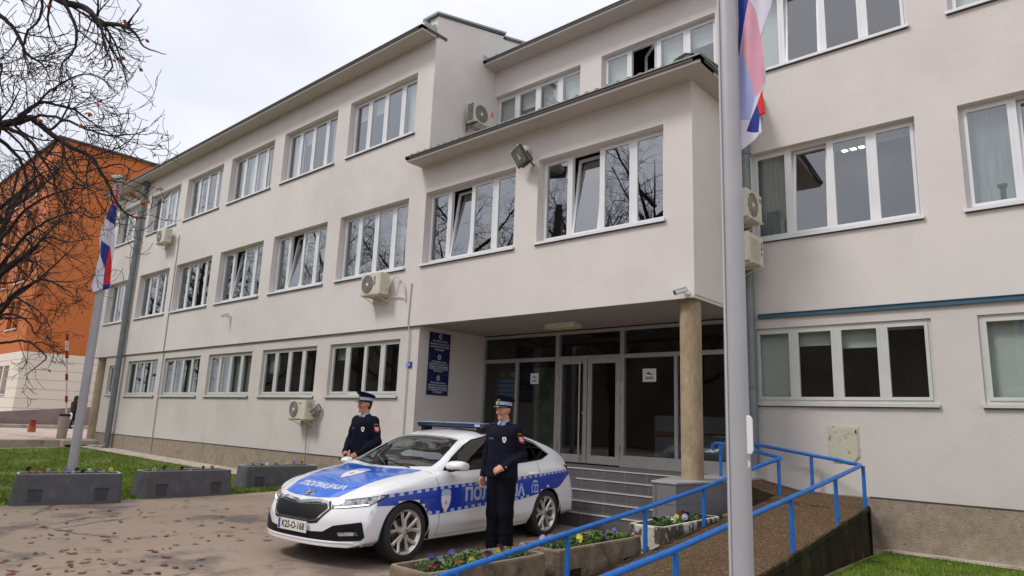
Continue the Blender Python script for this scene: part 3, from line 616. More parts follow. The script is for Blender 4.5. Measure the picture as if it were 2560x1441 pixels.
# flood lamp
fl = empty('flood_lamp', (-7.80, YA, 6.25)); tag(fl, 'large weathered flood lamp tilted down under the bay eave', 'lamp')
fl.scale = (.8, .8, .8); Mf = Matrix.Translation((0, -.4, .02)) @ Matrix.Rotation(R(-28), 4, 'Z') @ Matrix.Rotation(R(32), 4, 'X')
b = MB(); b.lathe([(0, .26), (.1, .25), (.17, .18), (.2, .06), (.205, 0)], 24, 0, Mf @ Matrix.Rotation(R(-90), 4, 'X') @ Matrix.Scale(1.25, 4, (1, 0, 0)))
b.build('reflector_housing', mat('lamp_grey', (.42, .42, .38), .6, var=.1), fl, smooth=True)
b = MB(); b.box(-.3, .3, -.05, 0, -.21, .21, 0, Mf); b.build('lamp_frame', mat('lamp_frame', (.06, .07, .05), .6), fl, bevel=.01)
b = MB(); b.box(-.26, .26, -.056, -.05, -.17, .17, 0, Mf); b.build('lamp_glass', mat('lamp_glass', (.10, .14, .10), .12, var=.4, vs=7), fl)
b = MB(); b.add([Mf @ Vector(p) for p in ((-.07, -.062, -.07), (.09, -.062, -.07), (.0, -.062, .09))], [(0, 1, 2)]); b.build('lamp_burner', mat('burner', (.6, .6, .52), .4), fl, fixn=False)
b = MB(); b.tube([Mf @ Vector((-.3, .0, .18)), Mf @ Vector((-.3, -.02, .25))], .025, 8); b.tube([Mf @ Vector((.1, .0, .2)), Mf @ Vector((.1, -.02, .25))], .025, 8); b.build('clip', M_white, fl)
b = MB(); b.tube([Mf @ Vector((.31, .02, 0)), Mf @ Vector((.31, .05, -.22)), Mf @ Vector((.1, .1, -.24)), (.06, 0, -.1)], .022, 8); b.tube([Mf @ Vector((-.2, .02, -.22)), Mf @ Vector((.3, .02, -.24))], .03, 8); b.build('bracket', M_flash, fl)
def camera_thing(x, y, z, rz, lab):
    t = empty('security_camera', (x, y, z), rz); tag(t, lab, 'security camera', 'small security cameras on the building')
    b = MB(); b.tube([(0, 0, .03), (0, -.05, .03), (0, -.07, .05)], .025, 10); b.build('mount', M_white, t, smooth=True)
    Mx = Matrix.Translation((0, -.08, .08)) @ Matrix.Rotation(R(20), 4, 'X')
    b = MB(); b.tube([Mx @ Vector((0, .05, 0)), Mx @ Vector((0, -.16, 0))], .038, 14); b.box(-.045, .045, -.19, .04, .034, .045, 0, Mx); b.build('camera_body', M_white, t, smooth=True)
    b = MB(); b.tube([Mx @ Vector((0, -.161, 0)), Mx @ Vector((0, -.165, 0))], .03, 14); b.build('lens', M_black, t)
camera_thing(-4.66, YA - .01, 3.42, R(-35), 'white bullet security camera at the corner above the round column')
camera_thing(-18.95, YA - .01, 4.15, R(-20), 'tiny white security camera below the first floor windows')
rb = MB(); rb.prism([(0, 0), (.25, .02), (.42, .12), (.5, .2), (.36, .25), (.18, .2), (.06, .1)], 'y', 0, .5)
o = rb.build('roof_membrane', M_rub, smooth=True, loc=(-4.95, 8.9, 6.98)); tag(o, 'crumpled black membrane lying on the bay roof corner', 'membrane')
# ================= RAMP AND RAILS =================
rz_ = lambda y: max(-.08, .56 - .112 * (10.2 - y))
rp = empty('access_ramp', (-3.4, 8, 0)); tag(rp, 'switchback concrete access ramp with exposed pebble surface beside the entrance', 'ramp')
def Q(o): o.matrix_parent_inverse = Matrix.Translation((3.4, -8, 0)); return o
xl, xr = -4.0, -2.72
def slab(name, xl, xr, y0, y1, mt, nx=8, ny=40, zf=rz_, dz=0., parent=None, bump=.006):
    mb = MB(); r_ = random.Random(4)
    for j in range(ny + 1):
        for i in range(nx + 1): x = xl + (xr - xl) * i / nx; y = y0 + (y1 - y0) * j / ny; mb.v.append((x, y, zf(y) + dz + (r_.uniform(-bump, bump))))
    for j in range(ny):
        for i in range(nx): a = j * (nx + 1) + i; mb.f.append((a, a + 1, a + nx + 2, a + nx + 1)); mb.m.append(0)
    return Q(mb.build(name, mt, rp, smooth=True, fixn=False))
slab('ramp_surface', xl, xr, 4.2, 9.95, M_aggr)
b = MB(); b.add([(xl, 9.95, .52), (xr, 9.95, .525), (xr, 10.36, .56), (-3.0, YB - .02, .62), (-3.9, YB - .02, .66), (-3.9, 9.95, .6)], [(0, 1, 2, 3, 4, 5)])
b.add([(-3.9, 10.15, .61), (-3.9, YB - .02, .66), (-4.5, YB - .02, .78), (-4.5, 10.15, .78)], [(0, 1, 2, 3)])
Q(b.build('landing_surface', M_aggr, rp, fixn=False))
b = MB()   # retaining side walls with ragged skirt
ys_ = [4.2 + i * (6.16 / 24) for i in range(25)]; r_ = random.Random(9)
def rwall(x, th, ys_, lip, mi):
    n = len(ys_); vs = []
    for yy in ys_:
        z = rz_(yy) + .004; w = r_.uniform(-.012, .012)
        vs += [(x, yy, z + lip), (x + th + w, yy, z + lip - abs(w)), (x + th + w * .5, yy, z - .06), (x + th - .02 + w, yy, z - .09), (x + th - .01, yy, -.3), (x, yy, -.3)]
    fs = [(6 * i + a, 6 * i + (a + 1) % 6, 6 * i + 6 + (a + 1) % 6, 6 * i + 6 + a) for i in range(n - 1) for a in range(6)] + [(0, 1, 2, 3, 4, 5), tuple(6 * (n - 1) + a for a in range(6))[::-1]]
    b.add(vs, fs, mi)
rwall(xr - .02, .03, ys_, 0, 0); rwall(xl + .02, -.06, ys_[:-3], 0, 0)
b.prism([(-4.5, .77), (-3.9, .60), (-3.9, -.2), (-4.5, -.2)], 'y', 10.1, 10.16, 0)
b.add([(xr, 10.36, .555), (-2.98, YB - .01, .615), (-2.98, YB - .01, -.3), (xr, 10.36, -.3)], [(0, 1, 2, 3)])
b.add([(xr + .01, 10.3, .55), (xr + .01, 10.36, .555), (xr + .01, 10.36, -.3), (xr + .01, 10.3, -.3)], [(0, 1, 2, 3)])
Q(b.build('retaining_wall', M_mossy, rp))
def rail(label, pts, posts, r=.026, pr=.025):
    t = empty('handrail', posts[0][0]); tag(t, label, 'handrail'); o0 = Vector(posts[0][0])
    b = MB(); b.tube([Vector(p) - o0 for p in pts], r, 12); b.build('rail', M_blue, t, smooth=True)
    for (p, zt_) in posts:
        b = MB(); q = Vector(p) - o0; b.tube([q + Vector((0, 0, -.04)), q + Vector((0, 0, zt_ - p[2]))], pr, 12); b.build('post', M_blue, t, smooth=True)
    return t
tzr = lambda y: 1.11 - .105 * (10.3 - y) + (.0)
X = -2.76
rail('long blue handrail along the outer edge of the ramp, turning back along the wall', [(X, 3.4, .40), (X, 4.1, .465), (X, 5.1, .55), (X, 6.5, .70), (X, 7.65, .82), (X, 9.3, 1.0), (X, 10.1, 1.09), (X - .02, 10.24, 1.108), (X - .09, 10.35, 1.115), (X - .22, 10.46, 1.12), (-3.15, 10.65, 1.14), (-3.62, 10.86, 1.19), (-4.2, 10.86, 1.27), (-4.6, 10.86, 1.32)],
     [((X, 10.3, .53), 1.10), ((X, 9.1, .43), .97), ((X, 7.6, .27), .81), ((X, 5.1, -.02), .54), ((-3.62, 10.86, .62), 1.18)])
X = -4.07
rail('blue handrail nearest the planters along the inner edge of the ramp', [(X, 3.62, -.05), (X, 3.6, .14), (X, 3.63, .23), (X, 3.72, .275), (X, 3.9, .305), (X, 4.3, .35), (X, 5.45, .475), (X, 6.87, .62), (X, 8.28, .785), (X, 9.04, .89), (X, 9.75, .98), (X + .06, 10.0, 1.04), (-3.87, 10.23, 1.12), (-3.88, 10.33, 1.135), (-4.0, 10.45, 1.15), (-4.4, 10.55, 1.22), (-4.9, 10.6, 1.30), (-5.02, 10.6, 1.30), (-5.06, 10.6, 1.27), (-5.06, 10.6, 1.18)],
     [((X, 8.25, .2), .78), ((X, 6.85, .06), .62), ((X, 5.45, -.08), .475), ((X, 4.0, -.08), .315), ((-3.87, 10.23, .55), 1.11), ((-4.93, 10.6, .775), 1.29)])

# ================= PLANTERS AND PANSIES =================
def pansy_mesh(col_idx, seed):
    """five rounded petals with a dark or yellow face, on a thin stem"""
    r_ = random.Random(seed); mb = MB()
    for a, rr, d in ((90, .020, .016), (145, .019, .0), (35, .019, .002), (205, .017, -.004), (335, .017, -.003), (270, .021, -.006)):
        ca, sa = math.cos(R(a)), math.sin(R(a)); cx, cy = ca * .017, sa * .016
        pts = [(cx + rr * math.cos(t * .7854) * 1.0, d * .3 - .004 * math.cos(t * 1.57), cy + rr * math.sin(t * .7854)) for t in range(8)]
        mb.add([(cx * .2, d * .2, cy * .2)] + pts, [(0, i + 1, (i + 1) % 8 + 1) for i in range(8)], 0 if a not in (90,) else 1)
    mb.add([(0, -.008, 0)] + [(.0135 * math.cos(t * 1.047 + .3), -.0085, .012 * math.sin(t * 1.047 + .3) - .003) for t in range(6)], [(0, i + 1, (i + 1) % 6 + 1) for i in range(6)], 2)
    mb.tube([(0, .004, 0), (0, .01, -.03), (0, .005, -.08)], .002, 5, 3)
    return mb
def pm_(n, c): return mat('petal_' + n, c, .6, var=.12, vs=40)
PCOL = {'yellow': ((.75, .62, .06), (.78, .68, .15), (.12, .03, .02)), 'white': ((.72, .70, .62), (.75, .73, .7), (.07, .02, .06)), 'violet': ((.22, .16, .62), (.30, .24, .7), (.5, .4, .05)), 'maroon': ((.12, .012, .02), (.07, .01, .03), (.02, .005, .01)), 'orange': ((.6, .17, .02), (.5, .1, .02), (.08, .02, .01)), 'lilac': ((.45, .42, .75), (.62, .6, .8), (.3, .1, .4)), 'pink': ((.6, .12, .14), (.62, .3, .26), (.1, .01, .02))}
PM = {}
for i, (k_, cs) in enumerate(PCOL.items()):
    me = pansy_mesh(i, i); ms = [pm_(k_, cs[0]), pm_(k_ + '_upper', cs[1]), pm_(k_ + '_face', cs[2]), M_leafg]
    o = me.build('pansy', ms, fixn=False); PM[k_] = o.data; bpy.data.objects.remove(o)
def foliage(name, cx, cy, lx, ly, z, cnt, seed, h=.06, ang=0.):
    r_ = random.Random(seed); mb = MB(); ca, sa = math.cos(ang), math.sin(ang)
    clumps = [(r_.uniform(-.46, .46), r_.uniform(-.42, .42)) for _ in range(int(22 * max(lx, ly)))]
    for _ in range(cnt):
        c = r_.choice(clumps); u = c[0] * lx + r_.gauss(0, .045); v = c[1] * ly + r_.gauss(0, .045); u = max(-lx / 2, min(lx / 2, u)); v = max(-ly / 2, min(ly / 2, v))
        x = cx + u * ca - v * sa; y = cy + u * sa + v * ca; zz = z + r_.uniform(-.01, h) * (1 - .5 * abs(u / lx)); a = r_.uniform(0, 6.28); t = r_.uniform(-.2, 1.1); s = r_.uniform(.012, .024)
        d = Vector((math.cos(a) * math.cos(t), math.sin(a) * math.cos(t), math.sin(t))); w = Vector((-math.sin(a), math.cos(a), r_.uniform(-.4, .4))).normalized() * s * .5; p = Vector((x, y, zz))
        mb.add([p, p + d * s * .7 + w, p + d * s * 1.5, p + d * s * .7 - w], [(0, 1, 2, 3)])
    o = mb.build(name, M_leafg, fixn=False); return o
def planter(cx, cy, ang, L, Wd, z0, z1, style, label, fl, seed, fgroup, plants=1400):
    """trough: flared, hollow, soil inside, two recesses painted dark on the long sides"""
    t = empty('planter', (cx, cy, z0), ang); h = z1 - z0; tag(t, label, 'planter', 'concrete flower troughs' if style != 'painted' else 'grey painted flower troughs')
    tb = .0 if style == 'concrete' else .035
    def ring(l, w, z, ch): return [(-l / 2 + ch, -w / 2, z), (l / 2 - ch, -w / 2, z), (l / 2, -w / 2 + ch, z), (l / 2, w / 2 - ch, z), (l / 2 - ch, w / 2, z), (-l / 2 + ch, w / 2, z), (-l / 2, w / 2 - ch, z), (-l / 2, -w / 2 + ch, z)]
    rings = [ring(L - 2 * tb * (-1 if style == 'painted' else 1), Wd - 2 * tb * (-1 if style == 'painted' else 1), 0, .05)] 
    rings += [ring(L, Wd, h - .02, .045), ring(L - .02, Wd - .02, h, .04), ring(L - .09, Wd - .09, h, .03), ring(L - .12, Wd - .12, h - .07, .03)]
    mb = MB(); vs = [p for r_ in rings for p in r_]; fs = []
    for i in range(len(rings) - 1):
        for j in range(8): fs.append((i * 8 + j, i * 8 + (j + 1) % 8, (i + 1) * 8 + (j + 1) % 8, (i + 1) * 8 + j))
    mb.add(vs, fs, 0)
    for i in (2,):   # rim colour
        for k in range(8): mb.m[i * 8 + k] = 1
    ms = {'painted': [M_grey, mat('worn_rim', (.50, .45, .40), .9, var=.25, vs=14)], 'concrete': [mat('aged_trough', (.20, .15, .10), .95, var=.3, vs=7, bump=.8, bs=30, dirt=(.075, .055, .04), ds=5, dr=(.5, .68), dirt2=(.3, .24, .17), ds2=9, dr2=(.62, .7)), mat('aged_rim', (.27, .20, .14), .95, var=.3, vs=16, bump=.5)],
          'white': [mat('peeling_white', (.09, .075, .06), .9, var=.3, vs=8, bump=.9, bs=26, dirt=(.58, .53, .47), ds=6.5, dr=(.50, .54), stretch=(1, 1, .55)), mat('white_rim', (.60, .54, .46), .9, var=.15, vs=12)]}[style]
    mb.build('trough', ms, t, bevel=.006)
    mb = MB()
    for sy in (-1, 1):
        for sx in (-1, 1):
            yy = sy * (Wd / 2 + .006 + (.026 if style == 'painted' else 0)); 
            if style != 'white':
                x = sx * L * .31; mb.box(x - .09, x + .09, min(yy, yy - sy * .02), max(yy, yy - sy * .02), .0, h * .48, 0); mb.box(x - .10, x + .10, min(yy, yy + sy * .006), max(yy, yy + sy * .006), h * .48, h * .48 + .012, 1)  # dark blocks paint the recess shade, black strip its top shadow
    if mb.v: mb.build('foot_recess_shade', [M_greyd if style == 'painted' else M_mossy, M_black], t)
    mb = MB(); mb.v = [(-L / 2 + .06, -Wd / 2 + .06, h - .05), (L / 2 - .06, -Wd / 2 + .06, h - .05), (L / 2 - .06, Wd / 2 - .06, h - .045), (-L / 2 + .06, Wd / 2 - .06, h - .05)]; mb.f = [(0, 1, 2, 3)]; mb.m = [0]; mb.build('soil', M_soil, t, fixn=False)
    ca, sa = math.cos(ang), math.sin(ang)
    if plants:
        f = foliage('pansy_foliage', cx, cy, L - .16, Wd - .16, z1 - .045, plants, seed, .075, ang); tag(f, 'low green pansy leaves filling the ' + fgroup, 'foliage', kind='stuff')
    r_ = random.Random(seed * 3 + 1); seen = {}
    for (u, v, c, hh) in fl:
        o = bpy.data.objects.new('pansy', PM[c]); C.objects.link(o); x = cx + u * ca - v * sa; y = cy + u * sa + v * ca
        o.location = (x, y, z1 + hh); o.rotation_euler = (R(r_.uniform(-35, 10)), R(r_.uniform(-20, 20)), math.atan2(y, x) + math.pi / 2 + math.pi + R(r_.uniform(-35, 35)) + math.pi)
        s = r_.uniform(.85, 1.25); o.scale = (s, s, s)
        # face roughly towards the forecourt
        tag(o, '%s pansy blooming in the %s' % (c, fgroup), 'flower', '%s pansies in the %s' % (c, fgroup))
def rows(cols, L, Wd, seed, hh=(.0, .05)):
    r_ = random.Random(seed); n = len(cols); return [((-.46 + .92 * (i + .5) / n) * L + r_.uniform(-.03, .03), r_.uniform(-.35, .35) * Wd, c, r_.uniform(*hh)) for i, c in enumerate(cols)]
V90 = math.pi / 2
planter(-13.0, 3.88, V90 - .20, 1.45, .46, -.05, .42, 'painted', 'nearest grey painted trough, standing in front of the left flagpole', rows(['maroon', 'orange', 'orange', 'white', 'yellow', 'violet', 'lilac', 'maroon', 'maroon', 'white', 'violet', 'lilac', 'yellow'], 1.3, .4, 1, (.02, .07)), 11, 'trough by the left flagpole', 420)
planter(-13.22, 5.83, V90 + .02, 1.6, .46, -.05, .415, 'painted', 'middle grey painted trough between the two other grey ones', rows(['white', 'maroon', 'maroon', 'white', 'maroon', 'yellow'], 1.4, .4, 2, (.0, .05)), 12, 'middle grey trough', 220)
planter(-13.72, 8.02, V90 - .1, 1.6, .46, -.02, .43, 'painted', 'far grey painted trough nearest the building and the bonnet', rows(['violet', 'maroon', 'white', 'lilac', 'yellow', 'violet', 'orange'], 1.4, .4, 3, (.0, .06)), 13, 'far grey trough', 260)
planter(-4.42, 4.54, V90 + .0, 1.5, .5, -.08, .30, 'concrete', 'nearest bare concrete trough beside the end of the ramp rail', rows(['pink', 'maroon', 'violet', 'lilac', 'orange', 'violet', 'yellow', 'white', 'maroon', 'pink', 'yellow', 'lilac', 'maroon', 'yellow', 'white', 'maroon'], 1.35, .4, 4, (.0, .06)), 14, 'nearest bare concrete trough', 3600)
planter(-4.42, 6.18, V90 + .0, 1.55, .52, -.08, .31, 'concrete', 'second bare concrete trough, wide and stained brown', rows(['lilac', 'white', 'violet', 'white', 'yellow', 'maroon', 'violet', 'maroon', 'violet', 'maroon', 'violet', 'violet'], 1.4, .4, 5, (.0, .06)), 15, 'second bare concrete trough', 3800)
planter(-4.40, 8.18, V90 + .05, 1.7, .47, -.08, .37, 'white', 'trough with peeling white paint standing before the tiled pier', rows(['maroon', 'white', 'maroon', 'yellow', 'maroon', 'lilac', 'maroon', 'orange', 'maroon', 'maroon'], 1.1, .35, 6, (.0, .06)), 16, 'peeling white trough', 3200)
planter(-4.22, 9.75, V90 + .2, .75, .42, -.05, .36, 'concrete', 'small mossy trough tucked below the upper run of the ramp', [(-.3, .05, 'white', .02), (.1, -.1, 'white', .05), (.28, 0, 'yellow', .06)], 17, 'small mossy trough', 1200)

# ================= FLAGPOLES AND FLAGS =================
def flagpole(x, y, z0, h, r, label):
    t = empty('flagpole', (x, y, z0)); tag(t, label, 'flagpole')
    b = MB(); b.tube([(0, 0, 0), (0, 0, h * .5), (0, 0, h)], [r, r * .93, r * .84], 32); 
    for a in (0.6, 2.7, 4.8): b.box(-.006, .006, r * .82, r * .9, .05, h - .05, 0, Matrix.Rotation(a, 4, 'Z')) if False else None
    b.build('pole', M_pole, t, smooth=True)
    b = MB(); b.lathe([(r * .84, h - .02), (r * 1.5, h + .0), (r * 1.6, h + .06), (r * .9, h + .09), (0, h + .1)], 24); b.build('cap', mat('pole_cap', (.66, .64, .6), .5), t, smooth=True)
    return t
flagpole(-13.42, 4.02, -.05, 5.62, .075, 'slim grey flagpole on the left, rising behind the grey trough')
bp = flagpole(-1.642, 3.757, -.11, 7.4, .066, 'tall grey flagpole in the right foreground')
b = MB(); b.tube([(-.03, -.066, .3), (-.03, -.062, 7.2)], .006, 6); b.build('rope_groove', mat('groove', (.5, .5, .52), .4), bp)
# white call point and round sticker on the near pole
dr_ = Vector((-1.642, 3.757, 0)).normalized(); sd_ = Vector((dr_.y, -dr_.x, 0))
def on_pole(u, w, z): return Vector((-1.642, 3.757, z)) - dr_ * w + sd_ * u
b = MB(); P0 = [(0, .02), (.012, .0), (.034, 0), (.046, .02), (.046, .19), (.034, .21), (.012, .21), (0, .19)]
b.add([on_pole(.045 + u - .012, .045, 1.345 + v) for u, v in P0] + [on_pole(.045 + u - .012, -.005, 1.345 + v) for u, v in P0], [tuple(range(8)), tuple(range(8, 16))[::-1]] + [(i, (i + 1) % 8, 8 + (i + 1) % 8, 8 + i) for i in range(8)])
o = b.build('entry_sensor', M_white, bevel=.006); tag(o, 'white rounded plastic device strapped to the near flagpole', 'device')
b = MB(); b.add([on_pole(.032 + .028 * math.cos(a * .3927), .062 - .4 * (.032 + .028 * math.cos(a * .3927)) ** 1, 1.295 + .028 * math.sin(a * .3927)) for a in range(16)], [tuple(range(16))], 0)
b.add([on_pole(.032 + q[0], .064 - .4 * (.032 + q[0]), 1.295 + q[1]) for q in ((-.012, -.01), (.016, -.01), (.006, .015))], [(0, 1, 2)], 1)
o = b.build('sticker', [M_white, mat('sticker_grey', (.25, .3, .4), .6)], fixn=False); tag(o, 'small round white sticker with a grey triangle on the near flagpole', 'sticker')

M_fr = mat('flag_red', (.75, .02, .01), .7, var=.06); M_fb = mat('flag_blue', (.012, .03, .28), .7, var=.08); M_fw = mat('flag_white', (.68, .66, .78), .75, var=.03); M_fp = mat('flag_red_showthrough', (.68, .33, .43), .75, var=.05, vs=6); M_fl = mat('flag_blue_showthrough', (.36, .40, .68), .75, var=.06, vs=6)  # pink and light blue paint stripes showing through the white cloth
def cut_poly(bm, poly, ax=(0, 2)):
    """cut the sheet along every edge of the outline, then return the faces inside"""
    k = len(poly); us = [p[0] for p in poly]; vs = [p[1] for p in poly]; e = 1e-3
    for i in range(k):
        a, b_ = poly[i], poly[(i + 1) % k]; n2 = (b_[1] - a[1], -(b_[0] - a[0]))
        if abs(n2[0]) + abs(n2[1]) < 1e-9: continue
        lo = (min(a[0], b_[0]) - .04, min(a[1], b_[1]) - .04); hi = (max(a[0], b_[0]) + .04, max(a[1], b_[1]) + .04)
        fs = [f for f in bm.faces if lo[0] <= f.calc_center_median()[ax[0]] <= hi[0] and lo[1] <= f.calc_center_median()[ax[1]] <= hi[1]]
        co = [0, 0, 0]; no = [0, 0, 0]; co[ax[0]] = a[0]; co[ax[1]] = a[1]; no[ax[0]] = n2[0]; no[ax[1]] = n2[1]
        geom = list(fs) + list({e_ for f in fs for e_ in f.edges}) + list({v for f in fs for v in f.verts})
        if geom: bmesh.ops.bisect_plane(bm, geom=geom, plane_co=co, plane_no=no, dist=1e-5)
def inside(poly, x, y):
    c = False; k = len(poly)
    for i in range(k):
        (x1, y1), (x2, y2) = poly[i], poly[(i + 1) % k]
        if (y1 > y) != (y2 > y) and x < (x2 - x1) * (y - y1) / (y2 - y1 + 1e-12) + x1: c = not c
    return c
def flag(name, base, ux, scale, outline, regions, mats, label, fold=.035, seed=1, nx=26, nz=70):
    """hanging cloth: sheet of real size with soft vertical folds, stripes and painted show-through laid as colour patches"""
    us = [p[0] for p in outline]; vs = [p[1] for p in outline]; bm = bmesh.new(); u0, u1, v0, v1 = min(us), max(us), min(vs), max(vs)
    g_ = [[bm.verts.new((u0 + (u1 - u0) * i / nx, 0, v0 + (v1 - v0) * j / nz)) for i in range(nx + 1)] for j in range(nz + 1)]
    for j in range(nz):
        for i in range(nx): bm.faces.new((g_[j][i], g_[j][i + 1], g_[j + 1][i + 1], g_[j + 1][i]))
    cut_poly(bm, outline)
    for mi, pl_ in regions: cut_poly(bm, pl_)
    dele = []
    for f in bm.faces:
        c = f.calc_center_median()
        if not inside(outline, c.x, c.z): dele.append(f); continue
        for mi, pl_ in regions:
            if inside(pl_, c.x, c.z): f.material_index = mi
        f.smooth = True
    bmesh.ops.delete(bm, geom=dele, context='FACES')
    w = u1 - u0
    for v in bm.verts:
        s = (v.co.x - u0) / w; t = (v.co.z - v0) / (v1 - v0)
        v.co.y = fold * (math.sin(s * 9 + t * 4) + .5 * math.sin(s * 17 - t * 7 + seed)) + fold * .8 * math.sin(t * 6 + seed)
    me = bpy.data.meshes.new(name); bm.to_mesh(me); bm.free()
    for m_ in mats: me.materials.append(m_)
    o = bpy.data.objects.new(name, me); C.objects.link(o); o.location = base; o.rotation_euler = (0, 0, math.atan2(ux[1], ux[0])); o.scale = (scale, scale, scale)
    q = o.modifiers.new('t', 'SOLIDIFY'); q.thickness = .004; tag(o, label, 'flag'); return o
# left flag
base_u = Vector((.748, .662, 0)).normalized()
DL = .65562 * 12.75 + .72895 * 3.82
def lf_(pts):
    o_ = []
    for u, v in pts:
        p = pix(200 + u / 4.5, 420 + v / 4.5, 10.9); r_ = p - Vector((0, 0, HC))
        # intersect with the vertical plane through the pole
        nrm = Vector((-base_u.y, base_u.x, 0)); t = (Vector((-13.42, 4.02, 0)) - nrm * .1).dot(nrm) / r_.dot(nrm); q = Vector((0, 0, HC)) + r_ * t
        o_.append(((q - Vector((-13.42, 4.02, 0))).dot(base_u), q.z))
    return o_
OUT = lf_([(408, 190), (432, 190), (428, 330), (410, 430), (402, 690), (390, 930), (370, 1020), (345, 1060), (335, 1300), (325, 1350), (250, 1372), (132, 1400), (118, 1335), (165, 1130), (222, 950), (222, 785), (300, 560), (350, 395), (385, 290)])
REG = [(2, lf_([(345, 395), (415, 432), (405, 690), (385, 640), (300, 575)])), (1, lf_([(400, 150), (440, 150), (436, 440), (345, 395), (380, 280)])),
       (2, lf_([(245, 812), (328, 885), (345, 905), (345, 1060), (337, 1360), (250, 1375), (262, 1290), (275, 1130), (250, 1010), (225, 930)])), (1, lf_([(325, 885), (346, 903), (336, 1290), (268, 1312), (290, 1090)]))]
lo = Vector((-13.42, 4.02, 0)) - Vector((-base_u.y, base_u.x, 0)) * .1
flag('flag', lo, base_u, 1., OUT, REG, [M_fw, M_fr, M_fb], 'red, blue and white flag hanging limp on the left flagpole', .02)
PR = Vector((-1.642, 3.757, 0)); ru = Vector((.9165, .400, 0)).normalized()
def rf_(pts):
    o_ = []
    for u, v in pts:
        p = pix(u, v, 4.); r_ = p - Vector((0, 0, HC)); nrm = Vector((-ru.y, ru.x, 0)); t = (PR + nrm * .02).dot(nrm) / r_.dot(nrm); q = Vector((0, 0, HC)) + r_ * t
        o_.append(((q - PR).dot(ru), q.z))
    return o_
OUT = rf_([(1840, -330), (1900, -330), (1945, -200), (1938, -60), (1930, 10), (1908, 80), (1902, 95), (1912, 150), (1915, 210), (1906, 235), (1913, 288), (1900, 294), (1904, 335), (1876, 357), (1849, 379), (1846, 300), (1844, 200), (1846, 60)])
REG = [(2, rf_([(1840, -330), (1880, -330), (1883, -40), (1872, 0), (1860, 60), (1847, 145), (1842, 60)])), (3, rf_([(1872, 2), (1890, 30), (1902, 95), (1909, 150), (1912, 205), (1900, 236), (1888, 245), (1876, 200), (1862, 150), (1853, 120), (1862, 55)])),
       (4, rf_([(1853, 120), (1862, 150), (1876, 200), (1888, 245), (1875, 300), (1850, 300), (1847, 200), (1847, 140)])), (1, rf_([(1905, 228), (1916, 289), (1899, 296), (1893, 262)])), (2, rf_([(1893, 262), (1900, 292), (1896, 333), (1866, 328), (1876, 300)]))]
flag('flag', PR + Vector((-ru.y, ru.x, 0)) * .02, ru, 1., OUT, REG, [M_fw, M_fr, M_fb, M_fp, M_fl], 'large red, blue and white flag hanging limp on the near flagpole', .012, 3)
# ================= ORANGE BUILDING AND FAR THINGS =================
OB = empty('orange_building', (-53, 12, FZ)); tag(OB, 'tall orange rendered building with a beige panelled base', 'building')
def O_(o): o.matrix_parent_inverse = Matrix.Translation((53, -12, -FZ)); return o
XO, YO = -53., 12.
holes = []
for row, (za, zb) in enumerate(((2.2, 4.1), (6.6, 8.6), (9.9, 11.9), (13.2, 15.2), (16.2, 17.6))):
    for c_ in range(7): xb = XO - 1.6 - c_ * 2.6 - (1.0 if c_ % 2 == 0 else 0); holes.append((xb - 1.3, xb, za, zb))
w = MB(); wall_y(w, YO, XO - 22, XO, 4.95, 19.6, [h for h in holes if h[2] > 5], .35); w.quad((XO, YO, 4.95), (XO, YO + 40, 4.95), (XO, YO + 40, 19.6), (XO, YO, 19.6)); w.quad((XO - 22, YO, 0), (XO - 22, YO + 40, 0), (XO - 22, YO + 40, 19.6), (XO - 22, YO, 19.6)); w.quad((XO - 22, YO + 40, 0), (XO, YO + 40, 0), (XO, YO + 40, 19.6), (XO - 22, YO + 40, 19.6))
O_(w.build('wall', M_ora, OB, fixn=False))
w = MB(); wall_y(w, YO - .03, XO - 22, XO + .03, 0, 4.95, [h for h in holes if h[2] < 5], .35); w.quad((XO + .03, YO - .03, 0), (XO + .03, YO + 40, 0), (XO + .03, YO + 40, 4.95), (XO + .03, YO - .03, 4.95))
O_(w.build('base_wall', M_beige, OB, fixn=False))
w = MB()
for i in range(7): z = .7 + i * .62; w.box(XO + .03, XO + .034, YO, YO + 40, z, z + .035); w.box(XO - 22, XO, YO - .036, YO - .03, z, z + .035)
O_(w.build('panel_joint', mat('joint', (.45, .38, .29), .9), OB))
w = MB(); w.box(XO - 22.2, XO + .2, YO - .2, YO + 40, 19.6, 19.75); O_(w.build('roof', M_flash, OB))
for h in holes:
    w = MB(); a, b_, c, d = h; y = YO + .3; m1 = (a + b_) / 2
    w.box(a, b_, y, y + .06, c, c + .08); w.box(a, b_, y, y + .06, d - .08, d); w.box(a, a + .08, y, y + .06, c, d); w.box(b_ - .08, b_, y, y + .06, c, d); w.box(m1 - .04, m1 + .04, y, y + .06, c, d)
    w.box(a, m1, y - .0, y + .04, c + .4, c + .5)
    fo = O_(w.build('window', M_frame, OB)); g_ = MB(); g_.quad((a, y + .03, c), (b_, y + .03, c), (b_, y + .03, d), (a, y + .03, d)); o = g_.build('pane', mat('far_glass', (.05, .06, .07), .1, spec=.8) if 'far_glass' not in bpy.data.materials else bpy.data.materials['far_glass'], fo, fixn=False)
    g_ = MB(); g_.box(a - .05, b_ + .05, YO - .12, YO + .3, c - .06, c); g_.build('window_sill', M_frame, fo)
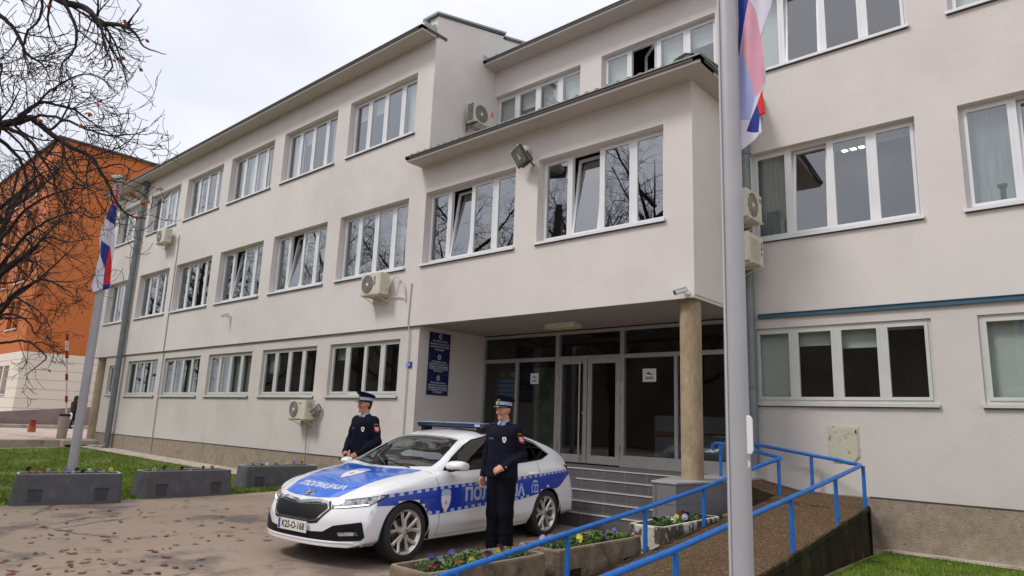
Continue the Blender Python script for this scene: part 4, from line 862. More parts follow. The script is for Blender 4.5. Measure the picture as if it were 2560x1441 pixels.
# access ramp wall in front of it
rw = MB(); A = [(YO - 6.5, .50), (YO - 6.5, .36)]
pA = pix(0, 1060, 41); pB = pix(214, 1036, 36)
xw = -44.0
rw.prism([(2, .38), (2, .55), (9.2, 1.12), (13.5, 1.55), (22, 1.6), (22, .3)], 'x', xw - .3, xw)
o = rw.build('stone_ramp_wall', mat('ramp_stone', (.26, .2, .19), .9, var=.2, vs=1.5, bump=.4), bevel=.02); tag(o, 'low reddish stone ramp wall before the orange building', 'wall')
rw = MB(); rw.box(xw, xw + .8, 1, 24, .3, .52); o = rw.build('far_kerb', M_conc2, bevel=.03); tag(o, kind='structure')
# striped barrier arm
t = empty('barrier_arm', tuple(pix(163, 1092, 29)), 0); o0 = Vector(t.location); tag(t, 'raised red and white striped barrier arm by the far pavement', 'barrier')
def bp_(v): return pix(168 - (v - 835) * .012, v, 29) - o0
for a, b_, mt, r in ((835, 852, 0, .065), (852, 878, 1, .065), (878, 896, 0, .065), (896, 935, 1, .035), (935, 951, 0, .055), (951, 990, 1, .03), (990, 1006, 0, .055), (1006, 1092, 1, .03)):
    s_ = MB(); s_.tube([bp_(a), bp_(b_)], r, 10); s_.build('red_stripe' if mt == 0 else 'white_stripe', [mat('signal_red', (.35, .015, .01), .5), mat('signal_white', (.62, .58, .52), .6)][mt], t)
# litter bin
x, y = -29.3, 8.25; t = empty('litter_bin', tuple(pix(153, 1095, 25.2)), 0); t.location.z = FZ - .02; tag(t, 'round pale grey litter bin with a dark rim on the far pavement', 'litter bin')
b = MB(); b.lathe([(0, 0), (.15, 0), (.16, .05), (.18, .82), (.18, .84), (.0, .84)], 24); b.build('bin_body', M_conc2, t, smooth=True); b = MB(); b.lathe([(.19, .81), (.195, .88), (.15, .9), (.14, .84)], 24); b.build('bin_rim', M_black, t, smooth=True)
t = empty('bollard', tuple(pix(77, 1087, 30)), 0); t.location.z = FZ; tag(t, 'short red and orange bollard on the far pavement', 'bollard')
b = MB(); b.lathe([(0, 0), (.16, 0), (.15, .25), (0, .25)], 16); b.build('base', mat('bollard_orange', (.35, .12, .03), .7), t, smooth=True)
b = MB(); b.lathe([(.13, .25), (.12, .45), (0, .45)], 16); b.build('post', mat('bollard_red', (.35, .02, .01), .7), t, smooth=True)
b = MB(); b.lathe([(.1, .45), (.1, .5), (.13, .52), (0, .54)], 16); b.build('cap', mat('bollard_cap', (.12, .04, .03), .7), t, smooth=True)

# ================= TREES =================
M_twig = mat('twig', (.028, .018, .018), .9, var=.3, vs=8)
M_dleaf = mat('dead_leaf', (.32, .10, .03), .8, var=.5, vs=6)
REACH = [None, 0.]
def grow(mb, r_, p, d, r, L, lvl, sway, droop, leafs=None):
    if REACH[0] is not None:
        f_ = REACH[1] - (Vector((p.x, p.y, 0)) - REACH[0]).length
        if f_ < .15: return
        L = min(L, max(.15, f_ * 1.1))
    """one twig, curved, with children"""
    n = 7; pts = [p.copy()]; rad = [r]; d = d.normalized(); side = Vector((r_.gauss(0, 1), r_.gauss(0, 1), r_.gauss(0, 1))).normalized()
    for i in range(n):
        t = (i + 1) / n; d = (d + side * sway * .2 + Vector((0, 0, -droop * .3 * (1 - t) + droop * .42 * t)) + Vector((r_.gauss(0, 1), r_.gauss(0, 1), r_.gauss(0, 1))) * .06).normalized()
        p = p + d * (L / n); pts.append(p.copy()); rad.append(max(.0038, r * (1 - .7 * t)))
    mb.tube(pts, rad, 4 if r < .012 else 6, cap=False)
    if leafs is not None and lvl <= 1 and r_.random() < .022: leafs.append(pts[-1])
    if lvl > 0:
        k = r_.randint(2, 3)
        for _ in range(k):
            i = r_.randint(1, n); q = pts[i]; a = (pts[i] - pts[i - 1]).normalized(); o = a.orthogonal().normalized(); o.rotate(Matrix.Rotation(r_.uniform(0, 6.28), 3, a))
            grow(mb, r_, q, a + o * r_.uniform(.5, 1.1), rad[i] * .72, L * r_.uniform(.4, .72), lvl - 1, sway, droop, leafs)
def limb(mb, r_, pts, r0, r1, twigs, tl, lvl=2, droop=.7, leafs=None, n=8, thin=1.):
    twigs = int(twigs * thin)
    pts = [Vector(p) for p in pts]
    # smooth the polyline
    sm = []
    for i in range(len(pts) - 1):
        a = pts[max(0, i - 1)]; b_ = pts[i]; c = pts[i + 1]; d = pts[min(len(pts) - 1, i + 2)]
        for t in (0, .25, .5, .75): sm.append(.5 * ((2 * b_) + (c - a) * t + (2 * a - 5 * b_ + 4 * c - d) * t * t + (3 * b_ - a - 3 * c + d) * t ** 3) + Vector((r_.gauss(0, .006), r_.gauss(0, .006), r_.gauss(0, .006))))
    sm.append(pts[-1]); N = len(sm); rad = [r0 + (r1 - r0) * i / (N - 1) for i in range(N)]; mb.tube(sm, rad, n)
    for _ in range(twigs):
        i = min(N - 2, int((r_.random() ** .75) * (N - 1))); a = (sm[i + 1] - sm[i]).normalized(); o = a.orthogonal().normalized(); o.rotate(Matrix.Rotation(r_.uniform(0, 6.28), 3, a))
        grow(mb, r_, sm[i], a * r_.uniform(.5, 1.2) + o, min(.02, rad[i] * .5), tl * r_.uniform(.5, 1.2), lvl, 1., droop, leafs)
def leaves(lf, parent, name, mt, s=.045, seed=1):
    if not lf: return
    r_ = random.Random(seed); mb = MB()
    for p in lf:
        for _ in range(2):
            d = Vector((r_.gauss(0, 1), r_.gauss(0, 1), -1.2)).normalized(); w = d.orthogonal().normalized() * s * .45; mb.add([p, p + d * s + w, p + d * s * 2, p + d * s - w], [(0, 1, 2, 3)])
    o = mb.build(name, mt, parent, fixn=False)
# near tree: trunk stands left of the frame, boughs reach in
NT = empty('bare_tree', (0, 0, 0)); tag(NT, 'near bare tree whose drooping twigs hang in from the upper left', 'tree')
r_ = random.Random(21); tb = MB(); cb = MB(); lv = []
tp = pix(-420, 1150, 9.6); tp.z = .05
tt = [tp + Vector((0, 0, 0)), tp + Vector((.05, .05, 1.5)), tp + Vector((.0, .2, 3.0)), tp + Vector((.1, .3, 4.6)), tp + Vector((.1, .2, 6.5)), tp + Vector((.3, .4, 8.6))]
limb(tb, r_, tt, .26, .12, 0, 1, n=16)
tb.build('trunk', M_bark, NT, smooth=True)
def PL_(lst, d0, d1):
    n = len(lst); return [pix(u, v, d0 + (d1 - d0) * i / (n - 1)) for i, (u, v) in enumerate(lst)]
B = [  # polyline of each bough with its distances, radii, twig count, twig length
    ([(-420, 420), (-200, 330), (-60, 318), (30, 308), (78, 297), (112, 322), (155, 354), (225, 393), (265, 450), (311, 533), (366, 546)], 9.6, 9.0, .07, .006, 46, 1.1),
    ([(60, 300), (100, 290), (155, 297), (218, 323), (270, 340), (311, 338), (345, 333), (365, 325)], 9.2, 8.6, .022, .004, 30, .7),
    ([(47, 292), (75, 272), (105, 257), (140, 262), (179, 272), (215, 296), (249, 319), (303, 346), (350, 350)], 9.2, 9.6, .026, .004, 34, .8),
    ([(60, 290), (90, 262), (117, 233), (155, 210), (202, 187), (250, 196), (300, 235)], 9.2, 8.3, .018, .004, 26, .7),
    ([(-420, 60), (-150, -60), (60, -40), (148, 0), (218, 23), (249, 58), (300, 62), (334, 78), (361, 117), (416, 136)], 9.6, 8.6, .07, .004, 60, .95),
    ([(150, -5), (187, 58), (190, 109), (175, 140), (150, 170), (160, 230)], 9.0, 8.8, .024, .004, 34, .8),
    ([(-420, 250), (-200, 100), (-40, 30), (0, 39), (39, 78), (70, 136), (108, 163), (125, 200)], 9.6, 9.2, .05, .005, 40, .9),
    ([(100, -40), (105, 30), (85, 65), (65, 80), (60, 130), (90, 190)], 9.0, 9.3, .02, .004, 26, .8),
    ([(218, 23), (250, 60), (262, 110), (280, 165), (260, 200), (300, 240)], 8.8, 8.4, .02, .004, 30, .8),
    ([(-40, 318), (10, 322), (58, 338), (101, 389), (132, 443), (150, 500), (187, 546)], 9.4, 9.2, .034, .005, 44, .9),
    ([(-30, 330), (20, 365), (54, 408), (70, 470), (60, 520), (95, 560)], 9.4, 9.6, .03, .005, 34, .9),
    ([(-420, 500), (-200, 430), (-60, 380), (0, 330), (-10, 200), (5, 160), (0, 210), (20, 250), (60, 300)], 9.6, 10., .03, .004, 26, .8),
    ([(155, 354), (165, 400), (190, 440), (230, 470), (300, 480)], 9.0, 8.6, .02, .004, 30, .7),
    ([(225, 393), (250, 420), (300, 410), (340, 430), (385, 408)], 8.9, 8.6, .014, .003, 18, .6),
    ([(-420, 120), (-180, -120), (40, -160), (200, -110), (300, -50), (350, 10)], 9.6, 8.4, .05, .005, 40, 1.0)]
REACH[0] = Vector((tp.x, tp.y, 0)); q_ = pix(395, 300, 8.9); REACH[1] = (Vector((q_.x, q_.y, 0)) - REACH[0]).length
for pl_, d0, d1, ra, rb_, tw, tl in B: limb(cb, r_, PL_(pl_, d0, d1), ra, rb_, tw, tl, 2, .7, lv, thin=.36)
REACH[0] = None
cb.build('crown', M_twig, NT, smooth=True, fixn=False)
for q in ((362, 97), (349, 168), (316, 53), (222, 281), (345, 490), (355, 505), (340, 540), (334, 485), (365, 500), (120, 160), (200, 310), (305, 140)): lv += [pix(q[0], q[1], 8.8)] * 3
leaves(lv, NT, 'dead_leaves', M_dleaf, .035)
# second tree, lower boughs in front of the orange building
ST = empty('bare_tree', (0, 0, 0)); tag(ST, 'second bare tree with spreading lower boughs before the orange building', 'tree')
r_ = random.Random(5); tb = MB(); cb = MB(); lv = []; D = 12.5
tp = pix(-330, 1110, D); tp.z = .08
limb(tb, r_, [tp, tp + Vector((.1, 0, 1.6)), tp + Vector((.2, .1, 3.2)), tp + Vector((.1, .2, 5.0)), tp + Vector((.3, .3, 8.0))], .24, .08, 0, 1, n=16)
tb.build('trunk', M_bark, ST, smooth=True)
B = [([(-330, 900), (-120, 780), (0, 690), (38, 659), (78, 633), (106, 598), (132, 595), (170, 605), (208, 598)], .05, 34, .8),
     ([(-330, 860), (-100, 740), (0, 666), (59, 595), (94, 567), (132, 546), (190, 530), (230, 545)], .045, 34, .8),
     ([(-330, 940), (-100, 840), (0, 782), (31, 739), (80, 709), (105, 700), (142, 709), (170, 728), (189, 746)], .05, 44, .9),
     ([(-330, 960), (-100, 850), (0, 790), (47, 791), (73, 808), (84, 832), (100, 850)], .035, 30, .7),
     ([(-330, 930), (-120, 880), (0, 860), (40, 853), (62, 853), (83, 861), (114, 890), (108, 904), (76, 930), (60, 940)], .03, 18, .5),
     ([(83, 861), (110, 858), (140, 880), (165, 880)], .012, 12, .4), ([(-330, 800), (-150, 640), (0, 520), (60, 470), (110, 430), (170, 420)], .05, 50, 1.1), ([(-330, 820), (-150, 700), (0, 600), (50, 540), (120, 490), (200, 470), (240, 480)], .045, 50, 1.0),
     ([(38, 659), (60, 680), (80, 700), (120, 720), (150, 760)], .02, 24, .7), ([(31, 739), (70, 760), (110, 790), (130, 830)], .02, 24, .7)]
for pl_, ra, tw, tl in B: limb(cb, r_, PL_(pl_, D, D - .4), ra, .005, tw, tl, 2, .25, lv, thin=.24)
cb.build('crown', M_twig, ST, smooth=True, fixn=False); leaves(lv, ST, 'dead_leaves', M_dleaf, .035)
# third tree further back with a dense broom of twigs
def broom(x, y, z, h, seed, label, tilt=(0, 0), n1=9, mt=M_twig, group=None, lvl=3):
    t = empty('bare_tree', (x, y, z)); tag(t, label, 'tree', group); r_ = random.Random(seed); tb = MB(); cb = MB(); tx = Vector((tilt[0], tilt[1], 0)); lv = []
    tr = [Vector((0, 0, 0)), Vector((0, 0, h * .2)) + tx * .2, Vector((.1, 0, h * .45)) + tx * .6, Vector((0, .1, h * .7)) + tx, Vector((0, 0, h * .95)) + tx * 1.3]
    limb(tb, r_, tr, h * .017, .012, 0, 1, n=12); tb.build('trunk', M_bark, t, smooth=True)
    for i in range(n1):
        f = .28 + .6 * i / n1; p = tr[0].lerp(tr[4], f); a = i * 2.4 + r_.uniform(-.4, .4); d = Vector((math.cos(a), math.sin(a), r_.uniform(.5, 1.1))).normalized(); L = h * (.42 - .2 * f)
        limb(cb, r_, [p, p + d * L * .35, p + d * L * .7 + Vector((0, 0, L * .12)), p + d * L + Vector((0, 0, L * .3))], h * .0075, .012, 20, L * .42, lvl - 1, .15, lv, 6)
    cb.build('crown', mt, t, smooth=True, fixn=False); return t
q = pix(-150, 1080, 24.); broom(q.x, q.y, .2, 10.5, 31, 'distant bare tree with a dense upright crown at the left edge', (1.1, .4), 12)

# trees mirrored in the windows, and an unseen block raised to darken lower panes
T0 = broom(-13.5, -5, 0, 13., 41, 'bare street tree opposite the entrance', n1=15, lvl=3)
k = 0
for (x, y, s, rz) in ((-18.5, -6, .95, 1), (-24, -5, 1.05, 2), (-30, -5.5, .95, 3), (-37, -5, 1.1, 4), (-45, -6, 1., 5), (-54, -5.5, 1.1, 0.5), (-65, -6, 1.1, 2.5), (-22, -12, 1.1, 1.7), (-4.5, -9, .62, 5.5)):
    c = copy_tree(T0); c.location = (x, y, 0); c.scale = (s, s, s); c.rotation_euler[2] = rz; k += 1
    c['label'] = 'bare street tree across the forecourt, number %s in the row' % ['two', 'three', 'four', 'five', 'six', 'seven', 'eight', 'nine', 'ten'][k - 1]
HB = empty('unseen_block', (-20, -40, 0)); tag(HB, 'unseen dark roofed block across the street, sized to darken lower window reflections', 'house')
b = MB(); b.box(-75, 52, -8, 12, 0, 10.5); b.build('wall', mat('house_wall', (.13, .115, .10), .9, var=.4, vs=.3), HB); b = MB(); b.prism([(-9, 10.5), (13, 10.5), (2, 13)], 'x', -76, 53); b.build('roof', mat('house_roof', (.08, .05, .045), .9), HB)  # out of view, tall enough to hide sky from the ground floor panes

# fallen leaves on the paving
lm = MB(); lm.add([(0, 0, 0), (.05, .03, .012), (.10, .025, .004), (.15, 0, .02), (.10, -.03, .004), (.05, -.035, .014)], [(0, 1, 5), (1, 2, 4, 5), (2, 3, 4)])
M_l = [mat('fallen_brown', (.15, .065, .04), .85, var=.3), mat('fallen_rust', (.24, .09, .045), .85, var=.3), mat('fallen_tan', (.32, .17, .08), .85, var=.3)]
LM = []
for m_ in M_l: o = lm.build('fallen_leaf', m_, fixn=False); LM.append(o.data); bpy.data.objects.remove(o)
r_ = random.Random(77); k = 0
while k < 170:
    u = r_.uniform(0, 1000); v = r_.uniform(1262, 1441); p0 = pix(u, v, 5.); d = p0 - Vector((0, 0, HC)); t = (-HC - .05) / d.z; p = Vector((0, 0, HC)) + d * t
    if p.x > -8.0 and p.y > 3.6: continue
    if p.x < -12.6 or p.x > -4.9: continue
    i = r_.choices((0, 1, 2), (6, 4, 1))[0]; o = bpy.data.objects.new('fallen_leaf', LM[i]); C.objects.link(o); o.location = (p.x, p.y, gz(p.x, p.y) + .004); o.rotation_euler = (0, 0, r_.uniform(0, 6.28)); s = r_.uniform(.35, .95); o.scale = (s, s, s); k += 1
    tag(o, ['dull brown fallen leaf lying on the wet paving', 'rust red fallen leaf lying on the wet paving', 'tan fallen leaf lying on the wet paving'][i], 'leaf', ['brown', 'rust', 'tan'][i] + ' leaves fallen on the paving')
r_ = random.Random(78)
for k in range(26):
    x, y = r_.uniform(-2.5, -.6), r_.uniform(8.5, 10.6); i = r_.choice((1, 2)); o = bpy.data.objects.new('fallen_leaf', LM[i]); C.objects.link(o); o.location = (x, y, gz(x, y) + .05); o.rotation_euler = (r_.uniform(-.4, .4), 0, r_.uniform(0, 6.28)); s = r_.uniform(.3, .6); o.scale = (s, s, s)
    tag(o, ['', 'rust red fallen leaf on the grass by the ramp', 'tan fallen leaf on the grass by the ramp'][i], 'leaf', ['', 'rust', 'tan'][i] + ' leaves on the grass by the ramp')
r_ = random.Random(79)   # leaves drifted against the lawn edge behind the first trough
for k in range(60):
    x, y = r_.uniform(-14.6, -13.1), r_.uniform(2.6, 5.2); i = r_.choice((1, 1, 2)); o = bpy.data.objects.new('fallen_leaf', LM[i]); C.objects.link(o); o.location = (x, y, gz(x, y) + .05); o.rotation_euler = (r_.uniform(-.5, .5), r_.uniform(-.3, .3), r_.uniform(0, 6.28)); s = r_.uniform(.5, .95); o.scale = (s, s, s)
    tag(o, ['', 'rust red fallen leaf on the lawn edge behind the nearest grey trough', 'tan fallen leaf on the lawn edge behind the nearest grey trough'][i], 'leaf', ['', 'rust', 'tan'][i] + ' leaves on the lawn edge')
# ================= POLICE CAR =================
def pchip(xs, ys, x):
    xs = np.asarray(xs, float); ys = np.asarray(ys, float); h = np.diff(xs); d = np.diff(ys) / h; m_ = np.zeros(len(xs))
    for i in range(1, len(xs) - 1):
        if d[i - 1] * d[i] > 0: w1 = 2 * h[i] + h[i - 1]; w2 = h[i] + 2 * h[i - 1]; m_[i] = (w1 + w2) / (w1 / d[i - 1] + w2 / d[i])
    m_[0] = d[0]; m_[-1] = d[-1]; x = np.clip(np.asarray(x, float), xs[0], xs[-1]); i = np.clip(np.searchsorted(xs, x) - 1, 0, len(h) - 1); t = (x - xs[i]) / h[i]
    return (2 * t ** 3 - 3 * t ** 2 + 1) * ys[i] + (t ** 3 - 2 * t ** 2 + t) * h[i] * m_[i] + (-2 * t ** 3 + 3 * t ** 2) * ys[i + 1] + (t ** 3 - t ** 2) * h[i] * m_[i + 1]
CF_, CT_ = 2.155, -2.44
def FF(y, z):   # front face: plan curve and side profile
    return CF_ - .29 * (abs(y) / .86) ** 3.0 - .02 * (abs(y) / .86) - (.12 * (max(0, z - .42) / .25) ** 1.6) - .05 * max(0, (.30 - z) / .13) * (1 if z < .3 else 0) * 0
def FR(y, z): return CT_ + .40 * (abs(y) / .86) ** 3.2 + .16 * max(0, (z - .55) / .4) ** 1.3
# rows: (x list, y list, z list), x from front to tail. first/last x are replaced by FF/FR
ROWS = [
    ([1.8, 1.2, 0, -1.2, -2.1], [.70, .80, .80, .80, .70], [.20, .19, .19, .21, .26]),
    ([1.78, 1.2, 0, -1.2, -2.1], [.83, .862, .850, .868, .82], [.26, .28, .29, .30, .33]),
    ([1.78, 1.2, 0, -1.2, -2.1], [.855, .902, .898, .908, .85], [.45, .42, .38, .43, .47]),
    ([1.77, 1.2, 0, -1.2, -2.1], [.85, .908, .905, .912, .855], [.60, .64, .62, .66, .62]),
    ([1.76, 1.35, .9, 0, -1.2, -1.7, -2.05], [.835, .885, .895, .895, .90, .88, .83], [.705, .775, .80, .815, .85, .865, .87]),
    ([1.80, 1.6, 1.3, .95, .6, .1, -.6, -1.1, -1.6, -2.0], [.80, .82, .83, .825, .835, .84, .835, .825, .81, .78], [.72, .775, .835, .90, .925, .945, .985, 1.01, 1.0, .95]),
    ([1.98, 1.6, 1.3, .95, .75, .5, .2, -.2, -.7, -1.2, -1.6, -1.9, -2.15], [.66, .70, .73, .74, .715, .665, .605, .575, .565, .565, .585, .63, .68], [.672, .80, .87, .925, .995, 1.12, 1.26, 1.34, 1.372, 1.335, 1.25, 1.145, 1.045]),
    ([2.03, 1.7, 1.3, .95, .75, .5, .2, -.2, -.7, -1.2, -1.6, -1.9, -2.2], [.40, .42, .44, .44, .43, .41, .38, .36, .35, .35, .36, .38, .42], [.658, .79, .89, .945, 1.02, 1.165, 1.31, 1.39, 1.42, 1.385, 1.295, 1.19, 1.085]),
    ([2.07, 1.7, 1.3, .95, .75, .5, .2, -.2, -.7, -1.2, -1.6, -1.9, -2.2], [0] * 13, [.645, .785, .895, .95, 1.03, 1.18, 1.33, 1.405, 1.435, 1.40, 1.31, 1.205, 1.095]),
]
NU, NS = 96, 7     # stations, samples between rows
def car_body():
    tt = np.linspace(0, 1, NU); us = 1 - tt
    grid = np.zeros((NU, len(ROWS), 3))
    for k, (xs, ys, zs) in enumerate(ROWS):
        xs = list(xs); xs[0] = FF(ys[0], zs[0]); xs[-1] = FR(ys[-1], zs[-1])
        X = xs[0] + (xs[-1] - xs[0]) * tt; rx = xs[::-1]
        grid[:, k, 0] = X; grid[:, k, 1] = pchip(rx, ys[::-1], X); grid[:, k, 2] = pchip(rx, zs[::-1], X)
    # resample across rows
    kk = np.arange(len(ROWS)); q = np.linspace(0, len(ROWS) - 1, (len(ROWS) - 1) * NS + 1)
    out = np.zeros((NU, len(q), 3))
    for i in range(NU):
        for c in range(3): out[i, :, c] = pchip(kk, grid[i, :, c], q)
    return out
G = car_body()
def car_mesh():
    bm = bmesh.new(); nq = G.shape[1]
    for s in (1, -1):
        V = [[bm.verts.new((p[0], p[1] * s, p[2])) for p in G[i]] for i in range(NU)]
        for i in range(NU - 1):
            for j in range(nq - 1):
                f = (V[i][j], V[i + 1][j], V[i + 1][j + 1], V[i][j + 1]); bm.faces.new(f if s > 0 else f[::-1])
        # front and rear faces
        for end, fn in ((0, FF), (NU - 1, FR)):
            edge = G[end]; ks = 4 * NS    # row 4 = upper corner of the fascia
            low = edge[:ks + 1]; top = edge[ks:]; ty = top[::-1, 1]; tz = top[::-1, 2]; z0 = low[0, 2]; z4 = low[-1, 2]; M_ = 26; Vf = []
            for j, p in enumerate(low):
                w_ = ((p[2] - z0) / (z4 - z0)) ** 1.5; row = []
                for a in range(M_ + 1):
                    y = p[1] * a / M_; z = p[2] + w_ * (np.interp(min(y, ty[-1]), ty, tz) - z4)
                    row.append(bm.verts.new((fn(y, z), y * s, z)))
                Vf.append(row)
            for j in range(len(low) - 1):
                for a in range(M_):
                    f = (Vf[j][a], Vf[j][a + 1], Vf[j + 1][a + 1], Vf[j + 1][a]); bm.faces.new(f if (s > 0) == (end == 0) else f[::-1])
    bmesh.ops.remove_doubles(bm, verts=bm.verts, dist=.0012)
    bmesh.ops.recalc_face_normals(bm, faces=bm.faces)
    return bm
bm = car_mesh(); cz_ = sum((f.normal.z for f in bm.faces if f.calc_center_median().z > 1.3), 0.)
if cz_ < 0: bmesh.ops.reverse_faces(bm, faces=bm.faces)
BVH = BVHTree.FromBMesh(bm)
CAR = empty('police_car', (-6.95, 6.35, -.04), math.atan2(-.997, .078)); tag(CAR, 'white saloon police car with blue chequered stripes parked before the steps', 'car')
M_cw = mat('car_white', (.80, .80, .82), .28, coat=.9, spec=.5); M_cb = mat('car_blue', (.008, .045, .40), .3, coat=.8); M_chk = mat('car_check', (.42, .52, .78), .4, coat=.5); M_cbh = mat('bonnet_blue', (.008, .16, .74), .22, coat=1.)
M_chrome = mat('chrome', (.75, .75, .78), .12, 1.); M_cglass = glassmat('car_glass', 2.3, (.55, .66, .60)); M_cglassd = glassmat('car_side_glass', 1.7, (.16, .2, .19)); M_cint = mat('car_interior', (.03, .03, .032), .8); M_trim = mat('car_trim', (.006, .006, .007), .5, spec=.25)
def project(ax, p, q):
    if ax == 'side': o, d = Vector((p, 2.5, q)), Vector((0, -1, 0))
    elif ax == 'top': o, d = Vector((p, q, 4)), Vector((0, 0, -1))
    else: o, d = Vector((4.5, p, q)), Vector((-1, 0, 0))
    h = BVH.ray_cast(o, d); return h[0], h[1]
def drape(name, ax, polys, mats, off=.004, step=.03, parent=None, clip=None, bvh=None, thick=0.):
    """lay flat outlines onto the body surface; polys = [(points or (verts, faces), material index)]"""
    bm2 = bmesh.new()
    for pl_, mi in polys:
        if isinstance(pl_, tuple) and len(pl_) == 2 and pl_[1] and isinstance(pl_[1][0], tuple) and isinstance(pl_[0][0], tuple) and isinstance(pl_[1][0][0], int):
            vs = [bm2.verts.new((a, b_, 0)) for a, b_ in pl_[0]]
            for f in pl_[1]:
                try: bm2.faces.new([vs[i] for i in f]).material_index = mi
                except ValueError: pass
        else:
            bm2.faces.new([bm2.verts.new((a, b_, 0)) for a, b_ in pl_]).material_index = mi
    bmesh.ops.triangulate(bm2, faces=[f for f in bm2.faces if len(f.verts) > 4])
    xs = [v.co.x for v in bm2.verts]; ys = [v.co.y for v in bm2.verts]
    for (lo, hi, no) in ((min(xs), max(xs), (1, 0, 0)), (min(ys), max(ys), (0, 1, 0))):
        t = lo + step * .5
        while t < hi: bmesh.ops.bisect_plane(bm2, geom=bm2.verts[:] + bm2.edges[:] + bm2.faces[:], plane_co=(t * no[0], t * no[1], 0), plane_no=no, dist=1e-6); t += step
    if clip: bmesh.ops.delete(bm2, geom=[f for f in bm2.faces if clip(f.calc_center_median().x, f.calc_center_median().y)], context='FACES')
    bad = []
    for v in bm2.verts:
        h, n_ = project(ax, v.co.x, v.co.y)
        if h is None: bad.append(v); continue
        sg = 1 if ((ax == 'side' and n_.y > 0) or (ax == 'top' and n_.z > 0) or (ax == 'front' and n_.x > 0)) else -1
        v.co = h + n_ * off * sg
    bmesh.ops.delete(bm2, geom=bad, context='VERTS')
    me = bpy.data.meshes.new(name)
    for f in bm2.faces: f.smooth = True
    bmesh.ops.recalc_face_normals(bm2, faces=bm2.faces)
    s_ = sum(((f.normal.y if ax == 'side' else f.normal.z if ax == 'top' else f.normal.x) * f.calc_area() for f in bm2.faces), 0.)
    if s_ < 0: bmesh.ops.reverse_faces(bm2, faces=bm2.faces)
    bm2.to_mesh(me); bm2.free()
    for m_ in (mats if isinstance(mats, (list, tuple)) else [mats]): me.materials.append(m_)
    o = bpy.data.objects.new(name, me); C.objects.link(o); o.parent = parent or CAR
    return o
AF, AR_, RF, RR = (1.345, .30), (-1.34, .31), .352, .362
inarch = lambda x, z, g_=0.: math.hypot(x - AF[0], z - AF[1]) < RF + g_ or math.hypot(x - AR_[0], z - AR_[1]) < RR + g_ or (z < .3 and (abs(x - AF[0]) < RF or abs(x - AR_[0]) < RR))
# ---- cut arches and glass openings ----
DLO = [(.72, .945), (.50, 1.065), (.22, 1.205), (.02, 1.275), (-.3, 1.325), (-.75, 1.345), (-1.1, 1.315), (-1.32, 1.25), (-1.55, 1.11), (-1.30, 1.055), (-.9, 1.025), (-.5, 1.002), (0, .965), (.45, .95)]
WS = [(.93, 0), (.905, .25), (.845, .5), (.79, .665), (.66, .655), (.42, .60), (.20, .535), (.21, .3), (.22, 0), (.21, -.3), (.20, -.535), (.42, -.60), (.66, -.655), (.79, -.665), (.845, -.5), (.905, -.25)]
RWn = [(-1.12, 0), (-1.14, .45), (-1.5, .49), (-1.88, .54), (-1.95, .3), (-1.97, 0), (-1.95, -.3), (-1.88, -.54), (-1.5, -.49), (-1.14, -.45)]
circ = lambda c, r: [(c[0] + r * math.cos(a * math.pi / 14), c[1] + r * math.sin(a * math.pi / 14)) for a in range(28)]
for pl_ in (circ(AF, RF), circ(AR_, RR), DLO): cut_poly(bm, pl_, (0, 2))
for pl_ in (WS, RWn): cut_poly(bm, pl_, (0, 1))
rm = []; gws = []; gs = []; grw = []
for f in bm.faces:
    c = f.calc_center_median()
    if inarch(c.x, c.z) and abs(c.y) > .55 and c.z < .8: rm.append(f)
    elif c.z > .9 and abs(c.y) > .5 and inside(DLO, c.x, c.z): gs.append(f)
    elif c.z > .9 and inside(WS, c.x, c.y) and c.x > .15: gws.append(f)
    elif c.z > .9 and inside(RWn, c.x, c.y) and c.x < -1: grw.append(f)
def extract(faces, name, mt, inset=.004):
    mp_ = {}; vs = []; fs = []
    for f in faces:
        ids = []
        for v in f.verts:
            if v.index not in mp_: mp_[v.index] = len(vs); vs.append(v.co - v.normal * inset)
            ids.append(mp_[v.index])
        fs.append(tuple(ids))
    mb = MB(); mb.add(vs, fs); o = mb.build(name, mt, CAR, smooth=True, fixn=False, angle=180); return o
bm.verts.index_update(); bm.normal_update()
extract(gws, 'windscreen', M_cglass); extract(grw, 'rear_window', M_cglassd)
gl_ = [f for f in gs if f.calc_center_median().y > 0]; gr_ = [f for f in gs if f.calc_center_median().y < 0]
extract([f for f in gl_ if f.calc_center_median().x > -.36], 'side_window', M_cglassd); extract([f for f in gl_ if f.calc_center_median().x <= -.36], 'side_window', M_cglassd); extract(gr_, 'side_window', M_cglassd)
bmesh.ops.delete(bm, geom=rm + gws + gs + grw, context='FACES')
me = bpy.data.meshes.new('body'); 
for f in bm.faces: f.smooth = True
bm.to_mesh(me); bm.free(); me.materials.append(M_cw); me.materials.append(M_cint)
bo = bpy.data.objects.new('body', me); C.objects.link(bo); bo.parent = CAR
sm_ = bo.modifiers.new('t', 'SOLIDIFY'); sm_.thickness = .012; sm_.offset = -1; sm_.material_offset = 1
